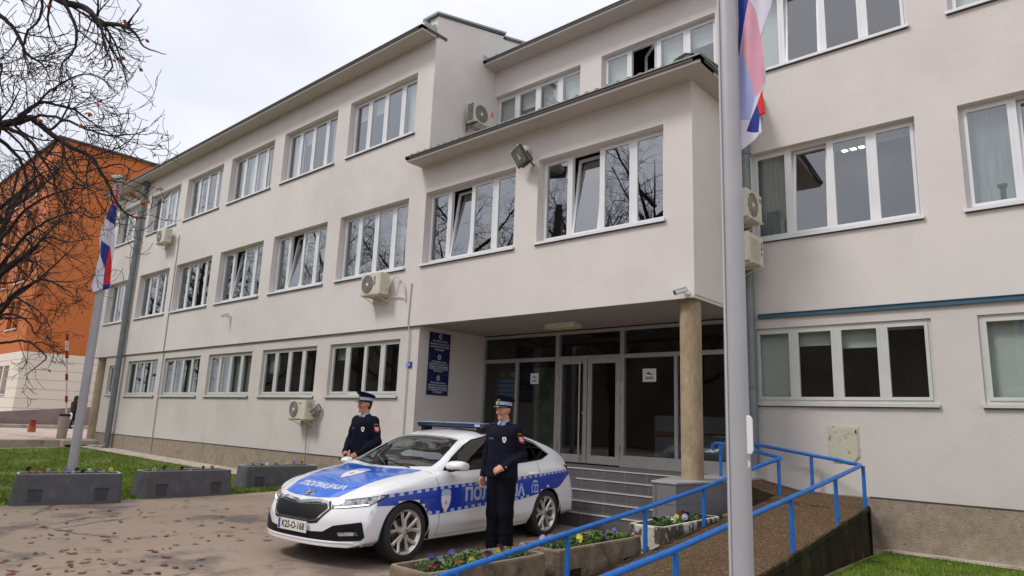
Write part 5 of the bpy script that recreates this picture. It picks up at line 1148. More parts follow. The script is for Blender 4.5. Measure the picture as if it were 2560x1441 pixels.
# black window surround, B pillar, mirror triangle
def band_poly(poly, w, closed=True):
    n_ = len(poly); cx = sum(p[0] for p in poly) / n_; cy = sum(p[1] for p in poly) / n_; out_ = []
    for i in range(n_):
        a = poly[(i - 1) % n_]; b_ = poly[i]; c = poly[(i + 1) % n_]; d1 = Vector((b_[0] - a[0], b_[1] - a[1])).normalized(); d2 = Vector((c[0] - b_[0], c[1] - b_[1])).normalized(); n2 = Vector((d1.y + d2.y, -(d1.x + d2.x)));
        n2 = n2.normalized() if n2.length > .01 else Vector((0, 1))
        if n2.x * (b_[0] - cx) + n2.y * (b_[1] - cy) < 0: n2 = -n2
        out_.append((b_[0] + n2.x * w, b_[1] + n2.y * w))
    return [[poly[i], poly[(i + 1) % n_], out_[(i + 1) % n_], out_[i]] for i in range(n_)]
drape('window_surround', 'side', [(q, 0) for q in band_poly(DLO, .018)] + [([(-.33, .99), (-.40, .99), (-.42, 1.345), (-.36, 1.345)], 0), ([(.74, .94), (.56, .945), (.36, 1.13), (.48, 1.08)], 0), ([(-1.16, 1.03), (-1.20, 1.035), (-1.16, 1.29), (-1.12, 1.30)], 0)], M_trim, .003, .04)
drape('windscreen_surround', 'top', [(q, 0) for q in band_poly(WS, .014)], M_trim, .003, .04)
# door gaps, sill line, handle
gaps = [[(.93, .93), (.922, .93), (.86, .70), (.84, .23), (.848, .23), (.868, .70)], [(-.37, .985), (-.378, .985), (-.40, .6), (-.385, .23), (-.377, .23), (-.392, .6)], [(.84, .235), (.84, .23), (-.9, .25), (-.9, .255)], [(-1.16, 1.02), (-1.168, 1.02), (-1.10, .72), (-1.02, .58), (-1.012, .58), (-1.09, .72)]]
drape('panel_gap', 'side', [(g_, 0) for g_ in gaps], mat('gap', (.18, .18, .19), .8), .0022, .05)
for hx in (.02 - .12, -.98):
    b = MB(); h, _ = project('side', hx, .862); y = h.y
    b.tube([(hx + .10, y + .0, .862), (hx + .08, y + .03, .862), (hx - .08, y + .032, .868), (hx - .10, y + .0, .868)], [.012, .017, .017, .012], 10); b.build('door_handle', M_cw, CAR, smooth=True)
# ---- blue side band with chequered edges ----
zt_ = lambda x: float(pchip([-2.1, -1.67, -.66, .09, .57, 1.04, 1.47, 1.9], [.90, .882, .83, .804, .786, .765, .735, .70], x))
zb_ = lambda x: float(pchip([-2.1, -1.9, -1.6, -1.13, -.63, .03, .55, 1.0, 1.2, 1.9], [.87, .80, .655, .60, .54, .515, .492, .475, .60, .61], x))
xs = np.arange(-2.02, 1.78, .03); pol = []
for i in range(len(xs) - 1): pol.append(([(xs[i], zb_(xs[i])), (xs[i + 1], zb_(xs[i + 1])), (xs[i + 1], zt_(xs[i + 1])), (xs[i], zt_(xs[i]))], 0))
clipb = lambda x, z: math.hypot(x - AF[0], z - AF[1]) < RF + .005 or math.hypot(x - AR_[0], z - AR_[1]) < RR + .004
drape('livery_band', 'side', pol, [M_cb], .0026, .05, clip=clipb)
chk = []; w = .062
x = -1.98
while x < 1.62:
    for zz, dz, sgn in ((zt_, 0, -1), (zb_, 0, 1)):
        if sgn > 0 and (x > .95 or x < -1.0): continue
        a = x + (.062 if sgn > 0 else 0); b_ = a + w
        h_ = .034 if x > -1.2 else .028
        chk.append(([(a, zz(a) + .003), (b_, zz(b_) + .003), (b_, zz(b_) + sgn * h_), (a, zz(a) + sgn * h_)], 0))
    x += 2 * w * (1 if x > -1.2 else .8)
drape('check_border', 'side', chk, [M_chk], .0036, .05, clip=clipb)
# lettering, emblems
def tx_side(body, size, x, z, bold=.01, sx=1.): vs, fs = text2d(body, size, bold, sx=sx, res=4); return ([(x - a, z + c) for a, c in vs], fs)
drape('lettering', 'side', [(tx_side('ПОЛИЦИЈА', .195, -.17, .655, .009, 1.08), 0)], [M_chk], .0046, .05)
drape('emergency_number', 'side', [(tx_side('122', .155, -1.0, .665, .004, .78), 0), ([(-.93 - .02 * 0 + .06 * math.cos(a * .3142) - .08, .745 + .034 * math.sin(a * .3142)) for a in range(11)] + [(-1.01 - .035 * math.cos(a * .3142) * -1 * -1 , .745 + .016 * math.sin(a * .3142)) for a in range(10, -1, -1)], 0)], [M_chk], .0048, .04)
M_crw = mat('crest_white', (.72, .74, .80), .4, coat=.4); M_crr = mat('crest_red', (.55, .05, .08), .4); M_crg = mat('crest_gold', (.35, .25, .10), .5)
def crest(cx, cz, s, ax='side', fx=1.):
    shield = [(-.5, .42), (-.25, .5), (0, .46), (.25, .5), (.5, .42), (.48, .05), (.32, -.35), (0, -.72), (-.32, -.35), (-.48, .05)]
    T = lambda pts, k=1.: [(cx + a * s * k * fx, cz + b_ * s * k) if ax == 'side' else (cx - b_ * s * k, cz + a * s * k * fx) for a, b_ in pts]
    return [(T(shield, 1.09), 1), (T(shield), 0), (T([(-.55, .5), (.55, .5), (.45, .82), (0, .9), (-.45, .82)]), 3), (T([(0, .14), (.09, -.03), (.07, -.16), (-.07, -.16), (-.09, -.03)]), 2)]
def crest_obj(cx, cz, s, ax, fx=1., off=.005):
    c = crest(cx, cz, s, ax, fx)
    for i, (p, mi) in enumerate(c): drape('emblem', ax, [(p, 0)], [[M_crr, M_crw, M_crg, M_chk][[1, 0, 2, 3][mi] if False else {1: 0, 0: 1, 2: 2, 3: 3}[mi]]], off + .0009 * i, .05)
crest_obj(.765, .60, .16, 'side')
# bonnet: blue field, crest, lettering, badge
hood = [(2.10, .0), (2.09, .2), (2.06, .40), (2.0, .53), (1.8, .60), (1.5, .66), (1.2, .70), (.97, .72), (.95, .5), (1.0, .25), (1.02, 0)]
hood = hood + [(a, -b_) for a, b_ in hood[-2:0:-1]]
drape('bonnet_panel', 'top', [([(2.03, 0), (2.02, .2), (1.99, .36), (1.955, .455), (1.75, .52), (1.5, .56), (1.2, .61), (.93, .665), (.955, .5), (1.01, .25), (1.02, 0)], 0), ([(2.03, 0), (2.02, -.2), (1.99, -.36), (1.955, -.455), (1.75, -.52), (1.5, -.56), (1.2, -.61), (.93, -.665), (.955, -.5), (1.01, -.25), (1.02, 0)], 0)], [M_cbh], .003, .04)
crest_obj(1.40, .0, .24, 'top')
vs, fs = text2d('ПОЛИЦИЈА', .125, .004, sx=1.08, res=4); drape('lettering', 'top', [(([(1.80 - c, a) for a, c in vs], fs), 0)], [M_crw], .0045, .05)
# emblem badge on the nose
h, n_ = project('top', 1.965, 0.); b = MB(); Mb = Matrix.Translation(h + n_ * .006 * (1 if n_.z > 0 else -1)) @ (n_ if n_.z > 0 else -n_).to_track_quat('Z', 'Y').to_matrix().to_4x4()
b.lathe([(0, .002), (.046, .002), (.048, .007), (.057, .007), (.06, 0)], 24, 0, Mb); b.build('nose_badge', M_chrome, CAR, smooth=True)
b = MB(); b.add([Mb @ Vector(p) for p in ((-.024, -.02, .004), (.0, -.024, .004), (.026, .0, .004), (.012, .024, .004), (.0, .004, .004), (-.024, .014, .004))], [(0, 1, 2, 3, 4, 5)]); b.build('badge_mark', M_black, CAR, fixn=False)
# ---- front details ----
band_outer = lambda p, w: [q[3] for q in band_poly(p, w)]
gr = [(-.40, .608), (-.26, .618), (-.11, .602), (0, .584), (.11, .602), (.26, .618), (.40, .608), (.435, .565), (.34, .462), (.28, .452), (-.28, .452), (-.34, .462), (-.435, .565)]
drape('grille_surround', 'front', [(q, 0) for q in band_poly(gr, .03)[:6]] + [(q, 0) for q in band_poly(gr, .016)[6:]], [M_chrome], .006, .03)
drape('grille_recess', 'front', [(q, 0) for q in band_poly(band_outer(gr, .02), .022)[6:]], [M_trim], .0045, .03)
drape('grille', 'front', [(gr, 0)], [M_trim], .009, .03)
dots = []
for i in range(24):
    y = -.37 + i * .74 / 23; z = .600 - .02 * (1 - min(1, abs(y) / .3)); dots.append(([(y - .004, z - .006), (y + .004, z - .006), (y + .004, z + .006), (y - .004, z + .006)], 0))
for i in range(0):
    y = -.36 + i * .045; zz = .565 if abs(y) > .3 else .555; dots.append(([(y - .002, .465 + max(0, abs(y) - .3) * .9), (y + .002, .465 + max(0, abs(y) - .3) * .9), (y + .002, zz), (y - .002, zz)], 1))
drape('grille_bars', 'front', dots, [M_chrome, mat('grille_bar', (.012, .012, .014), .5, spec=.2)], .012, .05)
b = MB()
for s in (1, -1):
    hl = [(s * .455, .635), (s * .62, .658), (s * .78, .690), (s * .852, .708), (s * .842, .655), (s * .80, .615), (s * .64, .590), (s * .485, .572)]
    M_hl = bpy.data.materials.get('headlight') or mat('headlight', (.36, .37, .38), .1, .2, var=.55, vs=22, coat=1., dirt=(.05, .05, .055), ds=14, dr=(.52, .6))
    o = drape('headlight', 'front', [(hl, 0)], [M_hl], .005, .02)
    drape('headlight_rim', 'front', [(q, 0) for q in band_poly(hl, .007)], [M_trim], .0055, .03, parent=o)
    drape('running_light', 'front', [([(s * .50, .584), (s * .64, .602), (s * .80, .628), (s * .797, .614), (s * .64, .589), (s * .50, .571)], 0)], [bpy.data.materials.get('drl') or mat('drl', (1., 1., .88), .3, emit=.9)], .008, .02, parent=o)
    it_ = [(s * .30, .335), (s * .44, .345), (s * .55, .41), (s * .79, .455), (s * .80, .445), (s * .828, .31), (s * .80, .276), (s * .6, .262), (s * .30, .262)]
    drape('lower_intake', 'front', [(it_, 0)], [M_trim], .006, .03)
    drape('fog_lamp', 'front', [([(s * .60, .345), (s * .765, .36), (s * .775, .325), (s * .61, .312)], 0)], [M_hl], .010, .03)
drape('lower_intake', 'front', [([(-.30, .335), (.30, .335), (.30, .262), (-.30, .262)], 0)], [M_trim], .006, .03)
# splitter lip
ly = np.linspace(-.75, .75, 41); b = MB(); vs = []
for y in ly:
    f_ = FF(y, .2)
    for dx, z in ((-.01, .27), (.006, .257), (.008, .243), (-.03, .208), (-.12, .2), (-.12, .27)): vs.append((f_ + dx, y, z))
b.add(vs, [(6 * i + a, 6 * i + (a + 1) % 6, 6 * i + 6 + (a + 1) % 6, 6 * i + 6 + a) for i in range(40) for a in range(6)]); b.build('front_lip', M_cw, CAR, smooth=True, angle=50)
# number plate
px_ = FF(0, .37) + .012; b = MB(); b.box(px_, px_ + .012, -.245 + .01, .245 + .01, .312, .424, 0); b.box(px_ + .0122, px_ + .0128, -.238 + .01 + .0, -.203 + .01, .315, .421, 2)
put_text(b, text2d('K25-O-168', .098, .0015, sx=.86), (px_ + .014, .03, .367), (0, 1, 0), (0, 0, 1), 1)
b.build('number_plate', [mat('plate_white', (.72, .72, .68), .4), M_black, M_cb], CAR, fixn=False)
# rear lamp on the visible flank
drape('tail_lamp', 'side', [([(-1.86, .955), (-2.02, .945), (-2.10, .90), (-2.06, .80), (-1.985, .80), (-1.93, .88)], 0)], [mat('tail_red', (.16, .006, .004), .12, coat=1.)], .005, .03)
# door mirrors
for s in (1, -1):
    t = MB(); vs = []
    prof = [(0, 0), (.03, .045), (.09, .075), (.16, .05), (.19, .0), (.17, -.045), (.05, -.055)]
    for k, (yy, sc_) in enumerate(((.875, .45), (.91, .85), (.97, 1.), (1.04, 1.), (1.09, .8), (1.10, .4))):
        for a, b_ in [(.085, .0), (.06, .045), (0, .062), (-.075, .04), (-.085, -.0), (-.07, -.042), (.02, -.05), (.075, -.03)]: vs.append((.72 + a * sc_ * 1.2 - (yy - .875) * .25, yy * s if s > 0 else -.86 - (yy - .875) * .8, (1.0 if s > 0 else .955) + b_ * (.98 if s > 0 else .8) * (sc_ * .8 + .2)))
    t.add(vs, [(8 * i + a, 8 * i + (a + 1) % 8, 8 * i + 8 + (a + 1) % 8, 8 * i + 8 + a) for i in range(5) for a in range(8)] + [tuple(range(8)), tuple(range(40, 48))[::-1]]); mo = t.build('door_mirror', M_cw, CAR, smooth=True, angle=60)
    t = MB(); t.tube([(.66, .84 * s, .955), (.66, .93 * s, .965)], [.035, .03], 10); t.box(.585, .76, min(.9 * s, 1.06 * s), max(.9 * s, 1.06 * s), .953, .972); t.build('mirror_base', M_trim, mo, bevel=.008)
# light bar
t = MB(); t.box(-.46, -.22, -.62, .62, 1.447, 1.495); lbo = t.build('light_bar', mat('light_bar_blue', (.004, .018, .09), .15, coat=.6, var=.5, vs=14), CAR, bevel=.02)
t = MB(); t.box(-.455, -.23, -.6, .52, 1.4965, 1.503); t.build('bar_cover', mat('bar_white', (.62, .65, .72), .3), lbo, bevel=.004)
t = MB(); t.box(-.44, -.24, -.6, .6, 1.43, 1.447); t.box(-.42, -.26, -.56, -.5, 1.36, 1.44); t.box(-.42, -.26, .46, .53, 1.355, 1.44)
t.box(-.222, -.214, .46, .55, 1.455, 1.487, 1)
t.build('bar_base', [M_black, M_chk], lbo)
t = MB(); t.tube([(-.9, -.0, 1.40), (-1.02, 0, 1.44)], [.02, .006], 8); t.build('aerial', M_black, CAR)
# wipers
t = MB(); t.tube([(.93, .45, .955), (.80, .05, 1.0), (.78, -.05, 1.015)], .008, 6); t.tube([(.96, -.15, .965), (.84, -.5, .985)], .008, 6); t.build('wiper', M_black, CAR)
# wheel housings and underside
t = MB()
for (cx, cz), r_2 in ((AF, RF), (AR_, RR)):
    for s in (1, -1):
        n_ = 24; vs = []
        for i in range(n_ + 1):
            a = -.25 + (math.pi + .5) * i / n_; vs += [(cx + (r_2 + .004) * math.cos(a), .885 * s, cz + (r_2 + .004) * math.sin(a)), (cx + (r_2 + .02) * math.cos(a), .52 * s, cz + (r_2 + .02) * math.sin(a))]
        t.add(vs, [(2 * i, 2 * i + 2, 2 * i + 3, 2 * i + 1) for i in range(n_)]); t.add([(cx + .35 * math.cos(a * .2618), .52 * s, cz + max(-.22, .35 * math.sin(a * .2618))) for a in range(24)], [tuple(range(24))])
t.box(-2.1, 1.75, -.62, .62, .2, .3); t.build('underbody', mat('underbody', (.006, .006, .006), .9), CAR, fixn=False)
# cabin
t = MB(); t.box(-1.9, .9, -.78, .78, .3, .5); t.box(.55, .95, -.74, .74, .6, .93); t.box(-1.95, -1.35, -.7, .7, .5, .98)
for yy in (-.37, .37):
    for xx in (-.35, -1.15):
        t.prism([(xx + .5, .5), (xx + .5, .62), (xx + .1, .64), (xx - .06, 1.12), (xx - .18, 1.12), (xx - .05, .5)], 'y', yy - .24, yy + .24); t.prism([(xx - .08, 1.13), (xx - .06, 1.28), (xx - .15, 1.29), (xx - .19, 1.13)], 'y', yy - .12, yy + .12)
t.tube([(.42 + .05 * math.sin(a * .3927) * 1, .37 + .18 * math.cos(a * .3927), .93 + .17 * math.sin(a * .3927)) for a in range(17)], .015, 6); t.build('cabin', M_cint, CAR, bevel=.02)
# wheels
M_alloy = mat('alloy', (.66, .64, .60), .32, .7, var=.06); M_disc = mat('brake_disc', (.08, .075, .07), .5, .6)
def wheel(cx, cz, s, rz):
    w_ = empty('wheel', (cx, .79 * s, cz)); w_.parent = CAR; w_.rotation_euler = (0, 0, 0 if s > 0 else math.pi)
    Rx = Matrix.Rotation(R(-90), 4, 'X')     # lathe axis z -> +y (outwards)
    b = MB(); b.lathe([(.225, -.10), (.28, -.105), (.308, -.09), (.317, -.06), (.318, 0), (.317, .06), (.308, .085), (.285, .098), (.245, .094), (.228, .085)], 56, 0, Rx); b.build('tyre', M_rub, w_, smooth=True, angle=60)
    b = MB(); b.lathe([(.195, -.09), (.205, -.02), (.205, .055), (.222, .082), (.232, .090), (.235, .083), (.228, -.08)], 56, 0, Rx)
    for i in range(5):
        for d in (-1, 1):
            a0 = i * 1.2566 + rz; a1 = a0 + d * .30; a_in = a0 + d * .16
            for lift, wi, wo in ((0, .017, .021),):
                pi_ = [(r2, aa) for r2, aa in ((.035, a_in), (.12, a0 + d * .17), (.215, a1))]
                vs = []
                for r2, aa in pi_:
                    for dy, ww in ((.060 if r2 < .2 else .072, .7), (.080 if r2 < .1 else (.072 if r2 < .2 else .086), .35)):
                        for q in (-1, 1):
                            wd = (.013 + .010 * (r2 / .215)) * ww * 1.5
                            vs.append((r2 * math.cos(aa) - q * wd * math.sin(aa), dy - (0.012 if r2 < .2 and r2 > .1 else 0), r2 * math.sin(aa) + q * wd * math.cos(aa)))
                fs = []
                for k in range(2): a = 4 * k; fs += [(a, a + 4, a + 6, a + 2), (a + 2, a + 6, a + 7, a + 3), (a + 3, a + 7, a + 5, a + 1), (a + 1, a + 5, a + 4, a)]
                b.add(vs, fs)
    b.lathe([(0, .072), (.028, .072), (.036, .066), (.062, .058), (.066, .03), (0, .03)], 24, 0, Rx); b.build('rim', M_alloy, w_, smooth=True, angle=30)
    b = MB()
    for i in range(5): aa = i * 1.2566 + rz + .63; b.tube([(.05 * math.cos(aa), .05, .05 * math.sin(aa)), (.05 * math.cos(aa), .063, .05 * math.sin(aa))], .009, 8)
    b.build('wheel_bolt', M_black, w_)
    b = MB(); b.lathe([(0, .0), (.15, .0), (.15, .02), (0, .02)], 32, 0, Rx); b.lathe([(.196, -.08), (.196, -.02), (0, -.02)], 32, 1, Rx); b.build('brake_disc', [M_disc, M_black], w_, smooth=True, angle=30)
    return w_
wheel(AF[0], .318, 1, .35); wheel(AR_[0], .318, 1, .1); wheel(AF[0], .318, -1, 0); wheel(AR_[0], .318, -1, 0)
# ================= PEOPLE =================
def capsule(P_, a, b, ra, rb, flat=None):
    a = np.array(a); b = np.array(b); ab = b - a; t = np.clip(((P_ - a) @ ab) / (ab @ ab + 1e-12), 0, 1); q = P_ - (a + t[..., None] * ab)
    if flat is not None: q = q * np.array(flat)
    return np.linalg.norm(q, axis=-1) - (ra + (rb - ra) * t)
def smin(a, b, k): h = np.clip(.5 + .5 * (b - a) / k, 0, 1); return b + (a - b) * h - k * h * (1 - h)
def sdf_mesh(prims, res, pad=.03, k=.02):
    pos = [p for p in prims if not (len(p) > 5 and p[5] == -1)]
    lo = np.min([np.minimum(p[0], p[1]) - max(p[2], p[3]) * 1.0 / min(p[4] if p[4] is not None else (1,)) for p in pos], axis=0) - pad
    hi = np.max([np.maximum(p[0], p[1]) + max(p[2], p[3]) * 1.0 / min(p[4] if p[4] is not None else (1,)) for p in pos], axis=0) + pad
    n = np.ceil((hi - lo) / res).astype(int) + 1
    X = np.stack(np.meshgrid(*[lo[i] + res * np.arange(n[i]) for i in range(3)], indexing='ij'), -1); D = np.full(n, 9.)
    for p in prims:
        R_ = max(p[2], p[3]) / min(p[4] if p[4] is not None else (1,)) + k + res * 2
        a = np.maximum(((np.minimum(p[0], p[1]) - R_ - lo) / res).astype(int), 0); b = np.minimum(((np.maximum(p[0], p[1]) + R_ - lo) / res).astype(int) + 2, n)
        s = tuple(slice(a[i], b[i]) for i in range(3)); kk = p[5] if len(p) > 5 else k
        d = capsule(X[s], *p[:5]); D[s] = smin(D[s], d, kk) if kk > 0 else (np.maximum(D[s], -d) if kk == -1 else np.minimum(D[s], d))
    # surface nets
    S = D < 0; nx, ny, nz = n; acc = np.zeros((nx - 1, ny - 1, nz - 1, 3)); cnt = np.zeros((nx - 1, ny - 1, nz - 1)); quads = []
    cr = []
    for ax in range(3):
        sl0 = [slice(None)] * 3; sl1 = [slice(None)] * 3; sl0[ax] = slice(0, -1); sl1[ax] = slice(1, None); a = D[tuple(sl0)]; b = D[tuple(sl1)]; ch = (a < 0) != (b < 0); I = np.argwhere(ch)
        t = a[ch] / (a[ch] - b[ch]); Pp = lo + I * res; Pp[:, ax] += t * res; o1, o2 = [q for q in range(3) if q != ax]
        for d1 in (0, 1):
            for d2 in (0, 1):
                J = I.copy(); J[:, o1] -= d1; J[:, o2] -= d2; ok = (J >= 0).all(1) & (J < np.array([nx - 1, ny - 1, nz - 1])).all(1)
                np.add.at(acc, tuple(J[ok].T), Pp[ok]); np.add.at(cnt, tuple(J[ok].T), 1)
        cr.append((ax, I, (a[ch] < 0), o1, o2))
    idx = -np.ones(cnt.shape, int); m_ = cnt > 0; idx[m_] = np.arange(m_.sum()); V = acc[m_] / cnt[m_][:, None]
    F_ = []
    for ax, I, sg, o1, o2 in cr:
        q = []
        for d1, d2 in ((0, 0), (1, 0), (1, 1), (0, 1)):
            J = I.copy(); J[:, o1] -= d1; J[:, o2] -= d2; q.append(idx[tuple(np.clip(J, 0, np.array(cnt.shape) - 1).T)])
        Q_ = np.stack(q, 1); fl = sg if ax != 1 else ~sg; Q_[fl] = Q_[fl][:, ::-1]; F_.append(Q_)
    return V, np.concatenate(F_)[:, ::-1]
def sdf_obj(name, prims, res, mt, parent, k=.02, paint=None, smooth_it=1):
    V, F_ = sdf_mesh(prims, res, k=k); mb = MB(); mb.v = [tuple(v) for v in V]; mb.f = [tuple(int(i) for i in f) for f in F_]
    mts = mt if isinstance(mt, list) else [mt]
    mb.m = [0] * len(mb.f) if paint is None else [paint(V[list(f)].mean(0)) for f in mb.f]
    o = mb.build(name, mts, parent, smooth=True, angle=180, fixn=True)
    if smooth_it: q = o.modifiers.new('s', 'SMOOTH'); q.iterations = smooth_it; q.factor = .5
    return o
def V3(*a): return np.array(a, float)
M_skin = mat('skin', (.58, .29, .19), .5, var=.06, vs=14); M_skin2 = mat('skin_warm', (.52, .235, .15), .5, var=.08, vs=14); M_hair = mat('short_hair', (.035, .022, .015), .8, bump=.5, bs=200)
M_jack = mat('uniform_navy', (.0075, .009, .020), .85, var=.25, vs=9, bump=.45, bs=16, spec=.12); M_trou = mat('trousers_navy', (.006, .0065, .011), .88, var=.2, vs=8, bump=.5, bs=12, spec=.1); M_shirt = mat('shirt_blue', (.30, .38, .62), .7); M_tie = mat('tie', (.012, .025, .11), .6)
M_cap = mat('cap_navy', (.007, .008, .018), .8, bump=.3, bs=60, spec=.15); M_visor = mat('visor', (.006, .006, .007), .2, coat=.8); M_band = mat('cap_band', (.50, .55, .66), .6); M_bandb = mat('cap_band_blue', (.16, .22, .42), .6); M_gold2 = mat('gold', (.45, .30, .06), .4, .5); M_shoe = mat('shoe', (.006, .006, .006), .25)
def hand_prims(w, d, n, curl, thumb_side, s=1.):
    """palm, four unequal curled fingers and a thumb: w wrist, d finger direction, n palm normal (fingers curl towards it)"""
    d = d / np.linalg.norm(d); n = n - d * (n @ d); n = n / np.linalg.norm(n); e = np.cross(d, n) * thumb_side; P_ = []
    P_.append((w - d * .03, w + d * .005, .023 * s, .025 * s, None)); 
    for q in (-.5, 0, .5): P_.append((w + d * .01 + e * q * .03, w + d * .085 + e * q * .052, .019 * s, .0165 * s, None))
    for i, (L, off) in enumerate(((.072, .031), (.08, .010), (.074, -.011), (.058, -.031))):
        b = w + d * (.09 - abs(i - 1.2) * .004) + e * off; dd = d.copy(); a = b
        for j, f in enumerate((.45, .32, .23)):
            th = curl * (.6, 1., .8)[j]; c, s_ = math.cos(th), math.sin(th); nn_ = np.cross(e, dd) * (1 if np.cross(e, dd) @ n > 0 or j else -1)
            if j == 0: nrm = n
            dd2 = dd * c + nrm * s_; nrm = nrm * c - dd * s_; dd = dd2; b2 = b + dd * L * f; P_.append((b, b2, (.0092, .0085, .0078)[j] * s, (.0085, .0078, .0065)[j] * s, None, .006)); b = b2
    b = w + d * .025 + e * .030; td = d * .65 + e * .6 + n * .45; td /= np.linalg.norm(td); P_.append((b, b + td * .042, .0125 * s, .011 * s, None, .01)); b2 = b + td * .042; td2 = d * .9 + n * .5 + e * .1; td2 /= np.linalg.norm(td2); P_.append((b2, b2 + td2 * .032, .0105 * s, .008 * s, None, .006))
    return P_
def officer(loc, yaw, head_turn, armL, armR, label, seed, hold=False, skin=None, badge_shift=0.):
    """local frame: +Y forward, +X the person's right"""
    o = empty('person', loc, yaw); tag(o, label, 'person'); skin = skin or M_skin
    ch, sh = math.cos(head_turn), math.sin(head_turn); HCn = V3(0, .02, 1.662)
    def hd(x, y, z): return HCn + V3(x * ch - y * sh, x * sh + y * ch, z)
    # joints
    shL, shR = V3(-.165, -.015, 1.44), V3(.165, -.015, 1.44); eL, wL, dL, nL, cL = armL; eR, wR, dR, nR, cR = armR
    hips = V3(0, 0, .93)
    legs = [(V3(-.085, 0, .9), V3(-.085, .015, .5), V3(-.088, -.015, .09)), (V3(.085, 0, .9), V3(.085, .015, .5), V3(.088, -.015, .09))]
    # --- one continuous body: head, neck, torso, arms, hands, legs ---
    B_ = []
    B_ += [(hd(0, -.012, .045), hd(0, .005, .035), .082, .082, (1.08, .93, .92)), (hd(0, .024, -.02), hd(0, .038, -.072), .060, .034, (1.12, 1, 1)), (hd(0, .075, -.085), hd(0, .078, -.093), .018, .016, (.8, 1, 1), .02)]
    B_ += [(hd(0, .092, .015), hd(0, .108, -.022), .0085, .0125, None, .012), (hd(-.03, .083, .028), hd(.03, .083, .028), .012, .012, None, .014)]   # nose, brow
    B_ += [(hd(-.013, .087, -.052), hd(.013, .087, -.052), .0062, .0065, None, .006), (hd(-.011, .085, -.063), hd(.011, .085, -.063), .0068, .0072, None, .006)]   # lips
    B_ += [(hd(-.045, .055, -.012), hd(-.04, .07, -.03), .018, .013, None, .02), (hd(.045, .055, -.012), hd(.04, .07, -.03), .018, .013, None, .02)]
    for s_ in (-1, 1): B_ += [(hd(s_ * .077, -.012, .022), hd(s_ * .075, -.004, -.022), .0165, .010, (2.0, .8, .8), .006)]
    for s_ in (-1, 1): B_ += [(hd(s_ * .031, .098, .012), hd(s_ * .032, .098, .011), .0105, .0105, (1, 1, 1.3), -1)]
    B_ += [(V3(0, -.015, 1.44), hd(0, -.015, -.05), .062, .058, None)]
    B_ += [(V3(-.12, 0, 1.40), V3(.12, 0, 1.40), .09, .09, (1, 1.1, 1)), (V3(0, .005, 1.38), V3(0, .005, 1.1), .135, .12, (.85, 1.25, 1)), (V3(-.05, 0, .97), V3(.05, 0, .97), .12, .12, (1, 1.15, 1))]
    for s_, e_, w_ in ((shL, eL, wL), (shR, eR, wR)): B_ += [(s_, e_, .05, .04, None), (e_, w_, .04, .027, None)]
    HL = hand_prims(wL, dL, nL, cL, -1 if True else 1); HR = hand_prims(wR, dR, nR, cR, 1)
    B_ += HL + HR
    for h, k_, a in legs: B_ += [(h, k_, .082, .055, None), (k_, a, .055, .036, None), (a, a + V3(0, .14, -.05), .035, .03, None)]
    bo_ = sdf_obj('body', B_, .008, [skin, M_hair], o, .02, smooth_it=1)
    # --- clothing ---
    J = []
    J += [(V3(-.10, -.005, 1.40), V3(.10, -.005, 1.40), .085, .085, (1, 1.0, 1.1)), (shL, shR, .066, .066, (1, 1.0, 1)), (V3(0, -.02, 1.475), V3(0, -.02, 1.44), .075, .11, (.8, 1.2, 1), .05)]
    J += [(V3(-.035, .005, 1.36), V3(-.03, .005, 1.12), .158, .145, (1, 1.28, 1)), (V3(.035, .005, 1.36), V3(.03, .005, 1.12), .158, .145, (1, 1.28, 1)), (V3(-.05, 0, 1.10), V3(-.055, 0, .90), .142, .15, (1, 1.2, 1)), (V3(.05, 0, 1.10), V3(.055, 0, .90), .142, .15, (1, 1.2, 1))]
    for s_, e_, w_ in ((shL, eL, wL), (shR, eR, wR)):
        dd = (w_ - e_) / np.linalg.norm(w_ - e_); w2 = w_ - dd * .016; J += [(s_, s_ * .5 + e_ * .5, .070, .064, None), (s_ * .5 + e_ * .5, e_, .062, .052, None), (e_, w2, .052, .039, None), (w2 - dd * .045, w2, .043, .042, None, .006)]
        # sleeve creases at the elbow
        for q, rr in ((.0, .0545), (.22, .051), (.42, .048)): c_ = e_ + (w2 - e_) * q; J += [(c_ + V3(.01, 0, .008), c_ - V3(.01, 0, .006), rr, rr, None, .012)]
    for sx in (-1, 1): J += [(V3(sx * .045, -.03, 1.515), V3(sx * .07, .02, 1.492), .032, .026, None, .02)]
    J += [(V3(0, -.055, 1.52), V3(0, -.05, 1.5), .045, .045, (1, 1.5, 1), .02), (V3(0, 0, -1.105), V3(0, 0, -1.105), 2.0, 2.0, (1, 1, 1), -1), (V3(0, .12, 1.60), V3(0, .112, 1.485), .062, .026, None, -1)]
    jo = sdf_obj('jacket', J, .0105, M_jack, o, .03)
    T_ = [(V3(-.05, 0, 1.0), V3(.05, 0, 1.0), .12, .12, (1, 1.1, 1)), (V3(-.05, -.01, .92), V3(.05, -.01, .92), .118, .118, (1, 1.05, 1))]
    for h, k_, a in legs:
        T_ += [(h, k_, .108, .084, None), (k_, a + V3(0, 0, .02), .086, .078, None)]
        for q, rr in ((.1, .088), (.55, .085), (.75, .084), (.95, .087)): c_ = k_ + (a - k_) * q; T_ += [(c_, c_ + V3(.004, .004, .01), rr, rr, None, .01)]
    sdf_obj('trousers', T_, .0115, M_trou, o, .035)
    for h, k_, a in legs:
        sdf_obj('shoe', [(V3(a[0], -.05, .045), V3(a[0] * 1.12, .15, .04), .046, .042, (1, 1, .95)), (V3(a[0], -.04, .03), V3(a[0] * 1.12, .17, .022), .035, .03, (.9, 1, 1)), (V3(a[0], -.2, -.03), V3(a[0], .3, -.03), .03, .03, None, -1)], .01, M_shoe, o, .02)
    # shirt collar and tie
    c = MB()
